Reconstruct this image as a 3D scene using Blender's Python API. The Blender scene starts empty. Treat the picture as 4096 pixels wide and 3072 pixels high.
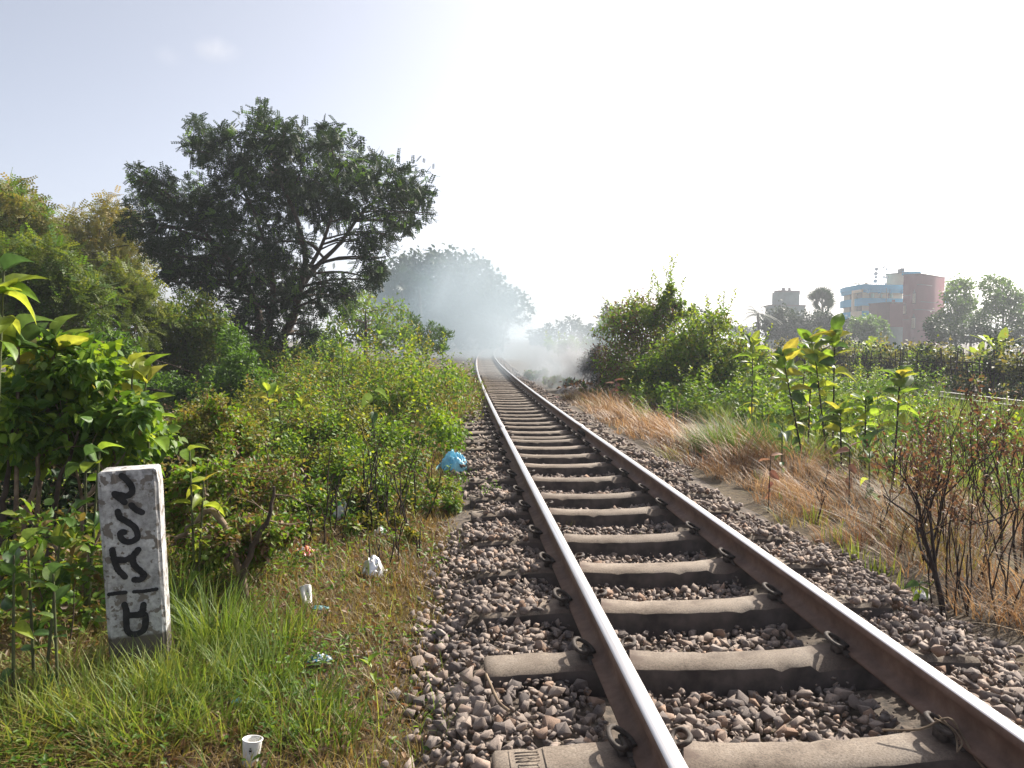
import bpy, bmesh, math, random
import numpy as np
from mathutils import Vector, Matrix, noise as mnoise

# ------------------------------------------------------------------ camera, sky, sun, exposure
SC = bpy.context.scene
COL = SC.collection
SRC_W, SRC_H, FPX = 4096.0, 3072.0, 3076.0
YAW, PITCH = math.radians(4.16), math.radians(3.44)
CAM = np.array([0.0, 0.0, 1.375])
SUN_AZ, SUN_EL = math.radians(52), math.radians(40)

cam_data = bpy.data.cameras.new('camera')
cam_data.sensor_width = 36.0
cam_data.lens = 36.0 * FPX / SRC_W
cam_data.clip_start = 0.05
cam_data.clip_end = 6000
cam = bpy.data.objects.new('camera', cam_data)
COL.objects.link(cam)
cam.location = CAM
cam.rotation_euler = (math.pi / 2 - PITCH, 0, -YAW)
SC.camera = cam

world = bpy.data.worlds.new('World')
SC.world = world
world.use_nodes = True
wn = world.node_tree
wn.nodes.clear()
sky = wn.nodes.new('ShaderNodeTexSky')
sky.sky_type = 'NISHITA'
sky.sun_disc = False
sky.sun_elevation = SUN_EL
sky.sun_rotation = SUN_AZ
sky.altitude = 0
sky.air_density = 0.5
sky.dust_density = 3.2
sky.ozone_density = 0.0
wbg = wn.nodes.new('ShaderNodeBackground')
wbg.inputs['Strength'].default_value = 0.135
wout = wn.nodes.new('ShaderNodeOutputWorld')
wsat = wn.nodes.new('ShaderNodeHueSaturation')      # hazy air: a paler blue everywhere
wsat.inputs['Saturation'].default_value = 0.55
wn.links.new(sky.outputs[0], wsat.inputs['Color'])
wn.links.new(wsat.outputs[0], wbg.inputs['Color'])
wn.links.new(wbg.outputs[0], wout.inputs['Surface'])

sun_data = bpy.data.lights.new('sun', 'SUN')
sun_data.energy = 4.7
sun_data.angle = math.radians(0.53)
sun_data.color = (1.0, 0.93, 0.82)
sun = bpy.data.objects.new('sun', sun_data)
COL.objects.link(sun)
SUN_DIR = Vector((math.sin(SUN_AZ) * math.cos(SUN_EL), math.cos(SUN_AZ) * math.cos(SUN_EL), math.sin(SUN_EL)))
sun.rotation_euler = SUN_DIR.to_track_quat('Z', 'Y').to_euler()
sun.location = SUN_DIR * 60

vs = SC.view_settings
vs.view_transform = 'Standard'
vs.look = 'None'
vs.gamma = 1.0
vs.use_curve_mapping = False
vs.exposure = 0.97
SC.render.engine = 'CYCLES'
SC.cycles.use_denoising = True
SC.cycles.max_bounces = 5
SC.cycles.diffuse_bounces = 3
SC.cycles.glossy_bounces = 2
SC.cycles.transmission_bounces = 4
SC.cycles.transparent_max_bounces = 6
SC.cycles.volume_bounces = 0
SC.cycles.volume_step_rate = 2.0
SC.cycles.volume_max_steps = 64
SC.cycles.sample_clamp_indirect = 6.0

# ------------------------------------------------------------------ photo pixel -> point in the place
_fh = np.array([math.sin(YAW), math.cos(YAW), 0])
_up = np.array([0, 0, 1.0])
CR = np.array([math.cos(YAW), -math.sin(YAW), 0])
CF = _fh * math.cos(PITCH) - _up * math.sin(PITCH)
CU = _fh * math.sin(PITCH) + _up * math.cos(PITCH)
FD, CXD, CYD = FPX / 1.8517, 1106.0, 829.5            # the 2212 px wide working copy


def at(x, y, depth):
    return CAM + depth * (CF + (x - CXD) / FD * CR - (y - CYD) / FD * CU)


def project(p):
    v = np.asarray(p) - CAM
    d = v @ CF
    return CXD + FD * (v @ CR) / d, CYD - FD * (v @ CU) / d, d


def track_x(y):
    return 1.14 + 0.0005 * np.maximum(0, np.asarray(y, float) - 10) ** 2


def wob(x, y, s=1.0, seed=0.0):
    x = np.asarray(x, float) * s + seed
    y = np.asarray(y, float) * s - seed * 1.7
    return (np.sin(x * 1.3 + 1.1 * np.sin(y * 0.9)) + np.sin(y * 1.7 + 1.3 * np.sin(x * 1.1 + 2)) +
            0.5 * np.sin(x * 3.1 + y * 2.3) + 0.5 * np.sin(y * 3.7 - x * 2.9 + 1)) / 3.0


def ground_z(x, y):
    x = np.asarray(x, float)
    y = np.asarray(y, float)
    d = x - track_x(y)
    left = np.interp(-d, [0, 1.1, 1.5, 3.0, 7.0, 14.0, 40, 400], [-0.11, -0.11, -0.04, -0.03, -0.30, -0.75, -1.0, -1.0])
    right = np.interp(d, [0, 1.1, 1.5, 3.0, 6.0, 10.0, 12.0, 20, 40, 400], [-0.11, -0.11, -0.07, -0.13, -0.25, -0.33, -0.28, -0.35, -0.8, -1.0])
    z = np.where(d < 0, left, right)
    amp = np.interp(np.abs(d), [0, 1.2, 2.2, 6, 200], [0, 0, 0.03, 0.09, 0.3])
    return z + amp * wob(x, y, 1.0)


def on_ground(x, y):
    """where the ray through working pixel (x, y) meets the ground"""
    r = CF + (x - CXD) / FD * CR - (y - CYD) / FD * CU
    z = 0.0
    p = None
    for _ in range(12):
        t = (z - CAM[2]) / r[2]
        p = CAM + t * r
        z = 0.5 * z + 0.5 * float(ground_z(p[0], p[1]))
    return np.array([p[0], p[1], float(ground_z(p[0], p[1]))])


# ------------------------------------------------------------------ mesh helpers
class MB:
    """collects vertices / faces (numpy) and links them as ONE mesh object"""

    def __init__(self):
        self.v, self.f, self.t, self.m, self.n = [], [], [], [], 0

    def add(self, v, f, tint=None, mat=0):
        v = np.asarray(v, np.float32).reshape(-1, 3)
        f = np.asarray(f, np.int32)
        self.v.append(v)
        self.f.append(f + self.n)
        self.m.append(np.full(len(f), mat, np.int32))
        if tint is None:
            tint = 0.5
        self.t.append(np.broadcast_to(np.asarray(tint, np.float32), (len(v),)).copy())
        self.n += len(v)
        return self

    def mesh(self, name, mats, smooth=False):
        me = bpy.data.meshes.new(name)
        v = np.concatenate(self.v)
        me.vertices.add(len(v))
        me.vertices.foreach_set('co', v.ravel())
        li = np.concatenate([f.ravel() for f in self.f])
        tot = np.concatenate([np.full(len(f), f.shape[1], np.int32) for f in self.f])
        st = np.zeros(len(tot), np.int32)
        st[1:] = np.cumsum(tot)[:-1]
        me.loops.add(len(li))
        me.loops.foreach_set('vertex_index', li)
        me.polygons.add(len(tot))
        me.polygons.foreach_set('loop_start', st)
        me.polygons.foreach_set('loop_total', tot)
        me.polygons.foreach_set('material_index', np.concatenate(self.m))
        if smooth:
            me.polygons.foreach_set('use_smooth', np.ones(len(tot), bool))
        a = me.attributes.new('tint', 'FLOAT', 'POINT')
        a.data.foreach_set('value', np.concatenate(self.t))
        for m in (mats if isinstance(mats, (list, tuple)) else [mats]):
            me.materials.append(m)
        me.update(calc_edges=True)
        return me

    def build(self, name, mats, parent=None, smooth=False, origin=None):
        if origin is not None:
            o3 = np.asarray(origin, np.float32)
            self.v = [v - o3 for v in self.v]
        ob = bpy.data.objects.new(name, self.mesh(name, mats, smooth))
        COL.objects.link(ob)
        if parent is not None:
            ob.parent = parent
        if origin is not None and parent is None:
            ob.location = origin
        return ob


def tag(o, label=None, cat=None, group=None, kind=None):
    if label:
        o['label'] = label
    if cat:
        o['category'] = cat
    if group:
        o['group'] = group
    if kind:
        o['kind'] = kind
    return o


def empty(name, loc, label, cat, group=None):
    o = bpy.data.objects.new(name, None)
    o.empty_display_size = 0.1
    o.location = loc
    COL.objects.link(o)
    return tag(o, label, cat, group)


def box_vf(c, s, rot=0.0):
    c = np.asarray(c, float)
    h = np.asarray(s, float) / 2
    v = np.array([[sx, sy, sz] for sz in (-1, 1) for sy in (-1, 1) for sx in (-1, 1)], float) * h
    if rot:
        cr, sr = math.cos(rot), math.sin(rot)
        v = np.stack([v[:, 0] * cr - v[:, 1] * sr, v[:, 0] * sr + v[:, 1] * cr, v[:, 2]], 1)
    f = [[0, 2, 3, 1], [4, 5, 7, 6], [0, 1, 5, 4], [2, 6, 7, 3], [0, 4, 6, 2], [1, 3, 7, 5]]
    return v + c, np.array(f)


def norm(v):
    v = np.asarray(v, float)
    return v / np.maximum(np.linalg.norm(v, axis=-1, keepdims=True), 1e-9)


def tube(mb, pts, rad, sides=6, tint=0.5, mat=0, cap=True):
    pts = np.asarray(pts, float)
    n = len(pts)
    rad = np.broadcast_to(np.asarray(rad, float), (n,))
    d = norm(np.gradient(pts, axis=0))
    ref = np.array([0.31, 0.17, 0.93]) if abs(d[:, 2]).mean() < 0.8 else np.array([0.96, 0.21, 0.1])
    a = norm(np.cross(d, ref))
    b = np.cross(d, a)
    th = np.arange(sides) * 2 * math.pi / sides
    ring = a[:, None, :] * np.cos(th)[None, :, None] + b[:, None, :] * np.sin(th)[None, :, None]
    v = (pts[:, None, :] + ring * rad[:, None, None]).reshape(-1, 3)
    i = np.arange(n - 1)[:, None] * sides
    j = np.arange(sides)[None, :]
    k = (j + 1) % sides
    f = np.stack([i + j, i + k, i + sides + k, i + sides + j], -1).reshape(-1, 4)
    mb.add(v, f, tint, mat)
    if cap:
        mb.add(np.concatenate([v[-sides:], pts[-1:]]), [[q, (q + 1) % sides, sides] for q in range(sides)], tint, mat)


def curve(pts, n=24):
    """smooth polyline through control points (Catmull-Rom)"""
    p = np.asarray(pts, float)
    p = np.concatenate([[2 * p[0] - p[1]], p, [2 * p[-1] - p[-2]]])
    out = []
    segs = len(p) - 3
    per = max(2, int(math.ceil(n / segs)))
    for s in range(segs):
        a, b, c, d = p[s:s + 4]
        for t in np.linspace(0, 1, per, endpoint=False):
            out.append(0.5 * ((2 * b) + (c - a) * t + (2 * a - 5 * b + 4 * c - d) * t * t + (3 * b - a - 3 * c + d) * t ** 3))
    out.append(p[-2])
    return np.array(out)


# ---- leaf templates: columns u (across, -0.5..0.5), v (along 0..1), w (lift)
LEAF4 = (np.array([[0, 0, 0], [0.5, 0.45, 0.10], [0, 1, -0.06], [-0.5, 0.45, 0.10]]), np.array([[0, 1, 2, 3]]))
LEAF6 = (np.array([[0, 0, 0], [0.44, 0.28, 0.10], [0.34, 0.68, 0.06], [0, 1, -0.12], [-0.34, 0.68, 0.06], [-0.44, 0.28, 0.10]]),
         np.array([[0, 1, 2, 3], [0, 3, 4, 5]]))
HEART = (np.array([[0, 0.08, 0], [0.22, -0.04, 0.06], [0.5, 0.25, 0.10], [0.3, 0.7, 0.04], [0, 1, -0.12],
                   [-0.3, 0.7, 0.04], [-0.5, 0.25, 0.10], [-0.22, -0.04, 0.06]]),
         np.array([[0, 1, 2, 3], [0, 3, 4, 4], [0, 4, 5, 6], [0, 6, 7, 7]]))
HEART = (HEART[0], np.array([[0, 1, 2, 3], [0, 5, 6, 7]]), np.array([[0, 3, 4], [0, 4, 5]]))


def pinnate(pairs=6, lw=0.15, ll=0.30):
    v, f = [], []
    for i in range(pairs):
        t = 0.16 + 0.8 * i / (pairs - 1)
        s = ll * (1 - 0.35 * abs(t - 0.5))
        for sg in (-1, 1):
            k = len(v)
            b = np.array([0, t, -0.10 * t * t])
            d = np.array([sg * 0.92, 0.38, -0.12])
            q = np.array([-0.38 * sg, 0.92, 0.0])
            v += [b, b + d * s * 0.5 + q * lw * 0.5, b + d * s, b + d * s * 0.5 - q * lw * 0.5]
            f.append([k, k + 1, k + 2, k + 3])
    k = len(v)
    v += [np.array([-0.008, 0, 0]), np.array([0.008, 0, 0]), np.array([0, 1, -0.1]), np.array([0, 0.5, -0.02])]
    f.append([k, k + 1, k + 2, k + 3])
    return np.array(v), np.array(f)


PINN = pinnate(5, 0.20, 0.33)
PINN_FINE = pinnate(5, 0.15, 0.32)


def put_leaves(mb, P, D, N, L, W, tmpl, tint, mat=0):
    """one template copy per row of P: tip direction D, upper side N, length L, width W"""
    P = np.asarray(P, float)
    D = norm(D)
    X = norm(np.cross(D, N))
    Z = np.cross(X, D)
    n = len(P)
    L = np.broadcast_to(L, (n,))[:, None, None]
    W = np.broadcast_to(W, (n,))[:, None, None]
    T = tmpl[0]
    v = P[:, None, :] + W * T[None, :, 0:1] * X[:, None, :] + L * T[None, :, 1:2] * D[:, None, :] + L * T[None, :, 2:3] * Z[:, None, :]
    k = len(T)
    off = (np.arange(n) * k)[:, None, None]
    tint = np.repeat(np.broadcast_to(tint, (n,)), k)
    base = mb.n
    for q, F in enumerate(tmpl[1:]):
        f = (F[None] + off).reshape(-1, F.shape[1])
        if q == 0:
            mb.add(v.reshape(-1, 3), f, tint, mat)
        else:
            mb.f.append((f + base).astype(np.int32))
            mb.m.append(np.full(len(f), mat, np.int32))


def sph(rng, n):
    return norm(rng.normal(size=(n, 3)))


def blob_cloud(rng, C, R, count, sub=7, tight=0.30, shell=0.5, flat=1.0):
    """points gathered in small clumps through round masses; returns points, outward directions, height share"""
    C = np.asarray(C, float)
    R = np.asarray(R, float)
    w = R ** 2
    K = len(C) * sub
    bi = np.repeat(np.arange(len(C)), sub)
    r = shell + (1 - shell) * rng.rand(K) ** 0.6
    SCN = C[bi] + sph(rng, K) * (R[bi] * r)[:, None] * np.array([1, 1, flat])
    wk = w[bi] / w[bi].sum()
    ci = rng.choice(K, count, p=wk)
    g = rng.normal(size=(count, 3)) * (R[bi[ci]] * tight)[:, None]
    P = SCN[ci] + g
    O = norm(P - C[bi[ci]])
    return P, O, ci


def blades(mb, P, L, W, az, lean, tint, rng, up=1.0, mat=0, short=False):
    """bent tapering grass blades"""
    n = len(P)
    t = np.array([0, 0.55, 1.0] if short else [0, 0.4, 0.75, 1.0])
    wd = np.array([1.0, 0.7, 0.0] if short else [1.0, 0.85, 0.5, 0.0])
    nl = len(t)
    dirh = np.stack([np.cos(az), np.sin(az), np.zeros(n)], 1)
    side = np.stack([-np.sin(az + rng.normal(0, 0.6, n)), np.cos(az + rng.normal(0, 0.6, n)), np.zeros(n)], 1)
    lean = np.broadcast_to(lean, (n,))
    L = np.broadcast_to(L, (n,))
    W = np.broadcast_to(W, (n,))
    rows = []
    for k in range(nl):
        h = t[k] * (1 - 0.28 * lean * t[k]) * np.sqrt(np.maximum(0.05, 1 - (0.62 * lean) ** 2))
        o = lean * (0.25 * t[k] + 0.75 * t[k] ** 2)
        c = P + dirh * (L * o)[:, None] + np.array([0, 0, 1.0]) * (L * h * up)[:, None]
        if k < nl - 1:
            rows += [c - side * (W * wd[k] / 2)[:, None], c + side * (W * wd[k] / 2)[:, None]]
        else:
            rows += [c]
    v = np.stack(rows, 1).reshape(-1, 3)
    nv = 2 * nl - 1
    off = (np.arange(n) * nv)[:, None, None]
    q = (np.array([[0, 1, 3, 2]] if short else [[0, 1, 3, 2], [2, 3, 5, 4]])[None] + off).reshape(-1, 4)
    tr = (np.array([[nv - 3, nv - 2, nv - 1]])[None] + off).reshape(-1, 3)
    base = mb.n
    mb.add(v, q, np.repeat(np.broadcast_to(tint, (n,)), nv), mat)
    mb.f.append((tr + base).astype(np.int32))
    mb.m.append(np.full(len(tr), mat, np.int32))


def branching(mb, rng, p, d, L, r, depth, spread=0.5, kids=(2, 3), tips=None, lift=0.15, sides=5, tint=0.5, shrink=0.72):
    p = np.asarray(p, float)
    d = norm(d)
    n = 4
    pts = [p]
    q = d.copy()
    for i in range(n):
        q = norm(q + rng.normal(0, 0.10, 3) + np.array([0, 0, lift * 0.3]))
        pts.append(pts[-1] + q * L / n)
    pts = np.array(pts)
    tube(mb, pts, np.linspace(r, r * 0.62, n + 1), max(3, sides), tint)
    if tips is not None and depth <= 1:
        tips.append((pts[-1], q))
        tips.append((pts[2], q))
    if depth <= 0:
        return
    for k in range(rng.randint(kids[0], kids[1] + 1)):
        s = rng.randint(2, n + 1)
        dd = norm(q + rng.normal(0, spread, 3) + np.array([0, 0, lift]))
        branching(mb, rng, pts[s], dd, L * shrink * rng.uniform(0.75, 1.15), r * 0.6, depth - 1, spread, kids, tips, lift, sides - 1, tint, shrink)


# ------------------------------------------------------------------ materials
def new_mat(name):
    m = bpy.data.materials.new(name)
    m.use_nodes = True
    nt = m.node_tree
    b = nt.nodes['Principled BSDF']
    return m, nt, b


def ramp_node(nt, stops):
    r = nt.nodes.new('ShaderNodeValToRGB')
    e = r.color_ramp.elements
    while len(e) < len(stops):
        e.new(0.5)
    for el, (pos, c) in zip(e, stops):
        el.position = pos
        el.color = (*c, 1)
    return r


def attr(nt, name='tint'):
    a = nt.nodes.new('ShaderNodeAttribute')
    a.attribute_name = name
    return a


def noise_tex(nt, scale, detail=4, rough=0.6, coord='Object'):
    tc = nt.nodes.new('ShaderNodeTexCoord')
    t = nt.nodes.new('ShaderNodeTexNoise')
    t.inputs['Scale'].default_value = scale
    t.inputs['Detail'].default_value = detail
    t.inputs['Roughness'].default_value = rough
    nt.links.new(tc.outputs[coord], t.inputs['Vector'])
    return t


def leaf_mat(name, stops, trans=0.40, rough=0.5, spec=0.35, warm=(1.25, 1.15, 0.6)):
    m, nt, b = new_mat(name)
    a = attr(nt)
    r = ramp_node(nt, stops)
    nt.links.new(a.outputs['Fac'], r.inputs['Fac'])
    nt.links.new(r.outputs[0], b.inputs['Base Color'])
    b.inputs['Roughness'].default_value = rough
    b.inputs['Specular IOR Level'].default_value = spec
    tr = nt.nodes.new('ShaderNodeBsdfTranslucent')
    mul = nt.nodes.new('ShaderNodeMix')
    mul.data_type = 'RGBA'
    mul.blend_type = 'MULTIPLY'
    mul.inputs[0].default_value = 1.0
    mul.inputs[7].default_value = (*[w * 1.35 for w in warm], 1)
    nt.links.new(r.outputs[0], mul.inputs[6])
    nt.links.new(mul.outputs[2], tr.inputs['Color'])
    mix = nt.nodes.new('ShaderNodeMixShader')
    mix.inputs[0].default_value = trans
    nt.links.new(b.outputs[0], mix.inputs[1])
    nt.links.new(tr.outputs[0], mix.inputs[2])
    nt.links.new(mix.outputs[0], nt.nodes['Material Output'].inputs['Surface'])
    return m


def plain_mat(name, col, rough=0.8, metal=0.0, vary=0.25, scale=12.0, bump=0.0, col2=None, spec=0.3):
    m, nt, b = new_mat(name)
    t = noise_tex(nt, scale)
    c2 = col2 or tuple(c * (1 - vary) for c in col)
    r = ramp_node(nt, [(0.35, c2), (0.65, col)])
    nt.links.new(t.outputs['Fac'], r.inputs['Fac'])
    nt.links.new(r.outputs[0], b.inputs['Base Color'])
    b.inputs['Roughness'].default_value = rough
    b.inputs['Metallic'].default_value = metal
    b.inputs['Specular IOR Level'].default_value = spec
    if bump:
        bn = nt.nodes.new('ShaderNodeBump')
        bn.inputs['Strength'].default_value = bump
        bn.inputs['Distance'].default_value = 0.01
        nt.links.new(t.outputs['Fac'], bn.inputs['Height'])
        nt.links.new(bn.outputs[0], b.inputs['Normal'])
    return m


M = {}
M['green'] = leaf_mat('leaf_green', [(0, (0.032, 0.075, 0.010)), (0.5, (0.075, 0.155, 0.018)), (1, (0.160, 0.230, 0.028))], trans=0.45)
M['fresh'] = leaf_mat('leaf_fresh', [(0, (0.055, 0.120, 0.010)), (0.5, (0.115, 0.205, 0.018)), (1, (0.27, 0.31, 0.028))], trans=0.5)
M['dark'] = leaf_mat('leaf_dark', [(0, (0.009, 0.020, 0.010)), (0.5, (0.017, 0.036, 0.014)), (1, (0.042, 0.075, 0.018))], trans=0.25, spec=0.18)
M['olive'] = leaf_mat('leaf_olive', [(0, (0.032, 0.060, 0.010)), (0.45, (0.095, 0.135, 0.020)), (0.75, (0.20, 0.20, 0.030)), (1, (0.29, 0.20, 0.045))], trans=0.45)
M['gold'] = leaf_mat('leaf_gold', [(0, (0.055, 0.085, 0.020)), (0.5, (0.14, 0.15, 0.032)), (1, (0.25, 0.19, 0.045))])
M['brown'] = leaf_mat('leaf_brown', [(0, (0.050, 0.030, 0.020)), (0.5, (0.13, 0.075, 0.040)), (1, (0.25, 0.15, 0.075))], trans=0.25, warm=(1.2, 0.9, 0.7))
M['tangle'] = leaf_mat('leaf_tangle', [(0, (0.060, 0.038, 0.026)), (0.35, (0.16, 0.105, 0.048)), (0.6, (0.13, 0.17, 0.026)), (1, (0.19, 0.25, 0.030))], trans=0.4)
M['straw'] = leaf_mat('straw_grass', [(0, (0.15, 0.080, 0.042)), (0.5, (0.30, 0.185, 0.095)), (1, (0.46, 0.34, 0.19))], trans=0.30, warm=(1.1, 0.95, 0.75))
M['verge'] = leaf_mat('verge_grass', [(0, (0.13, 0.080, 0.040)), (0.45, (0.23, 0.165, 0.070)), (0.75, (0.21, 0.19, 0.055)), (1, (0.12, 0.17, 0.03))], trans=0.35)
M['grass'] = leaf_mat('green_grass', [(0, (0.05, 0.095, 0.018)), (0.5, (0.10, 0.165, 0.028)), (1, (0.24, 0.26, 0.065))], trans=0.45)
M['bark'] = plain_mat('bark', (0.085, 0.062, 0.045), 0.9, col2=(0.03, 0.023, 0.018), scale=9, bump=0.4)
M['bark_pale'] = plain_mat('bark_pale', (0.24, 0.18, 0.12), 0.9, col2=(0.10, 0.07, 0.05), scale=14, bump=0.3)
M['stalk'] = plain_mat('dead_stalk', (0.045, 0.030, 0.024), 0.9, col2=(0.018, 0.013, 0.012), scale=20)
M['stem_green'] = plain_mat('green_stem', (0.09, 0.11, 0.04), 0.7, col2=(0.05, 0.05, 0.025), scale=10)


def big_leaf_material(name, c0, c1, c2, trans=.45):
    m, nt, b = new_mat(name)
    oi = nt.nodes.new('ShaderNodeObjectInfo')
    r = ramp_node(nt, [(0, c0), (.5, c1), (1, c2)])
    nt.links.new(oi.outputs['Random'], r.inputs['Fac'])
    a = attr(nt)
    mr = nt.nodes.new('ShaderNodeMapRange')
    mr.inputs[1].default_value = .35
    mr.inputs[2].default_value = .65
    mr.inputs[3].default_value = .8
    mr.inputs[4].default_value = 1.55
    nt.links.new(a.outputs['Fac'], mr.inputs[0])
    t = noise_tex(nt, 9, 3, .6)
    ad = nt.nodes.new('ShaderNodeMath')
    ad.operation = 'MULTIPLY_ADD'
    ad.inputs[1].default_value = .7
    nt.links.new(t.outputs['Fac'], ad.inputs[0])
    ad.inputs[2].default_value = -.35
    ad2 = nt.nodes.new('ShaderNodeMath')
    nt.links.new(mr.outputs[0], ad2.inputs[0])
    nt.links.new(ad.outputs[0], ad2.inputs[1])
    hs = nt.nodes.new('ShaderNodeHueSaturation')
    nt.links.new(ad2.outputs[0], hs.inputs['Value'])
    nt.links.new(r.outputs[0], hs.inputs['Color'])
    nt.links.new(hs.outputs[0], b.inputs['Base Color'])
    b.inputs['Roughness'].default_value = .45
    b.inputs['Specular IOR Level'].default_value = .4
    tr = nt.nodes.new('ShaderNodeBsdfTranslucent')
    hs2 = nt.nodes.new('ShaderNodeHueSaturation')
    hs2.inputs['Hue'].default_value = .485
    hs2.inputs['Value'].default_value = 1.7
    nt.links.new(hs.outputs[0], hs2.inputs['Color'])
    nt.links.new(hs2.outputs[0], tr.inputs['Color'])
    mix = nt.nodes.new('ShaderNodeMixShader')
    mix.inputs[0].default_value = trans
    nt.links.new(b.outputs[0], mix.inputs[1])
    nt.links.new(tr.outputs[0], mix.inputs[2])
    nt.links.new(mix.outputs[0], nt.nodes['Material Output'].inputs['Surface'])
    return m


M['vine'] = big_leaf_material('vine_leaf', (.035, .085, .012), (.075, .155, .018), (.16, .24, .025), .42)

# ================================================================== SETTING: ground, ballast, tracks
def soil_mat():
    m, nt, b = new_mat('soil')
    t1 = noise_tex(nt, 0.9, 6, 0.65)
    t2 = noise_tex(nt, 26.0, 5, 0.7)
    r1 = ramp_node(nt, [(0.30, (0.045, 0.032, 0.020)), (0.55, (0.090, 0.066, 0.036)), (0.75, (0.060, 0.062, 0.022))])
    r2 = ramp_node(nt, [(0.35, (0.45, 0.42, 0.40)), (0.65, (1.25, 1.2, 1.1))])
    nt.links.new(t1.outputs['Fac'], r1.inputs['Fac'])
    nt.links.new(t2.outputs['Fac'], r2.inputs['Fac'])
    mul = nt.nodes.new('ShaderNodeMix')
    mul.data_type = 'RGBA'
    mul.blend_type = 'MULTIPLY'
    mul.inputs[0].default_value = 1.0
    nt.links.new(r1.outputs[0], mul.inputs[6])
    nt.links.new(r2.outputs[0], mul.inputs[7])
    nt.links.new(mul.outputs[2], b.inputs['Base Color'])
    b.inputs['Roughness'].default_value = 0.95
    bn = nt.nodes.new('ShaderNodeBump')
    bn.inputs['Strength'].default_value = 0.7
    bn.inputs['Distance'].default_value = 0.02
    nt.links.new(t2.outputs['Fac'], bn.inputs['Height'])
    nt.links.new(bn.outputs[0], b.inputs['Normal'])
    return m


M['soil'] = soil_mat()


def grid_lines(a, b, fine, far):
    g = [0.0]
    s = fine
    while g[-1] < b:
        g.append(g[-1] + s)
        s = min(s * 1.09, far)
    h = [0.0]
    s = fine
    while h[-1] < -a:
        h.append(h[-1] + s)
        s = min(s * 1.09, far)
    return np.array([-x for x in h[:0:-1]] + g)


gx = grid_lines(-1500, 1500, 0.22, 120) + 1.1
gy = grid_lines(-1200, 1600, 0.25, 120) + 3.0
GX, GY = np.meshgrid(gx, gy)
nxg, nyg = len(gx), len(gy)
ii = (np.arange(nyg - 1)[:, None] * nxg + np.arange(nxg - 1)[None, :]).ravel()
mb = MB()
mb.add(np.stack([GX, GY, ground_z(GX, GY)], -1).reshape(-1, 3), np.stack([ii, ii + 1, ii + nxg + 1, ii + nxg], 1))
ground = mb.build('ground', M['soil'], smooth=True)
tag(ground, kind='structure')


# ---- ballast stones
def stone_mat(name, per_object):
    m, nt, b = new_mat(name)
    if per_object:
        oi = nt.nodes.new('ShaderNodeObjectInfo')
        src = oi.outputs['Random']
    else:
        src = attr(nt).outputs['Fac']
    r = ramp_node(nt, [(0.0, (0.090, 0.078, 0.075)), (0.25, (0.185, 0.158, 0.146)), (0.5, (0.250, 0.208, 0.184)),
                       (0.72, (0.300, 0.245, 0.208)), (0.86, (0.265, 0.175, 0.125)), (1.0, (0.36, 0.325, 0.30))])
    nt.links.new(src, r.inputs['Fac'])
    t = noise_tex(nt, 60.0, 5, 0.75)
    r2 = ramp_node(nt, [(0.30, (0.55, 0.53, 0.52)), (0.62, (1.15, 1.13, 1.1))])
    nt.links.new(t.outputs['Fac'], r2.inputs['Fac'])
    mul = nt.nodes.new('ShaderNodeMix')
    mul.data_type = 'RGBA'
    mul.blend_type = 'MULTIPLY'
    mul.inputs[0].default_value = 1.0
    nt.links.new(r.outputs[0], mul.inputs[6])
    nt.links.new(r2.outputs[0], mul.inputs[7])
    nt.links.new(mul.outputs[2], b.inputs['Base Color'])
    b.inputs['Roughness'].default_value = 0.85
    b.inputs['Specular IOR Level'].default_value = 0.25
    bn = nt.nodes.new('ShaderNodeBump')
    bn.inputs['Strength'].default_value = 0.5
    bn.inputs['Distance'].default_value = 0.004
    nt.links.new(t.outputs['Fac'], bn.inputs['Height'])
    nt.links.new(bn.outputs[0], b.inputs['Normal'])
    return m


M['stone'] = stone_mat('ballast_stone', False)
M['stone_one'] = stone_mat('ballast_stone_single', True)


def hull(rng, npts, bevel=0.0):
    bm = bmesh.new()
    sc = np.array([1.0, rng.uniform(0.68, 0.95), rng.uniform(0.5, 0.8)])
    for p in sph(rng, npts):
        p = np.sign(p) * np.abs(p) ** 0.85
        bm.verts.new(Vector(p * sc * rng.uniform(0.62, 1.05) * 0.55))
    r = bmesh.ops.convex_hull(bm, input=bm.verts[:])
    bmesh.ops.delete(bm, geom=[e for e in r['geom_interior'] if isinstance(e, bmesh.types.BMVert)], context='VERTS')
    if bevel:
        bmesh.ops.dissolve_limit(bm, angle_limit=0.16, verts=bm.verts[:], edges=bm.edges[:])
        bmesh.ops.bevel(bm, geom=bm.edges[:], offset=bevel, segments=1, affect='EDGES', profile=0.6)
        bmesh.ops.triangulate(bm, faces=bm.faces[:])
    bm.verts.ensure_lookup_table()
    bm.verts.index_update()
    v = np.array([q.co[:] for q in bm.verts])
    f = np.array([[q.index for q in fc.verts] for fc in bm.faces if len(fc.verts) == 3])
    bm.free()
    return v, f


rng = np.random.RandomState(11)
HULL_HI = [hull(rng, 11, 0.012) for _ in range(14)]
HULL_MID = [hull(rng, 9) for _ in range(14)]
HULL_LO = [hull(rng, 7) for _ in range(10)]

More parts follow.
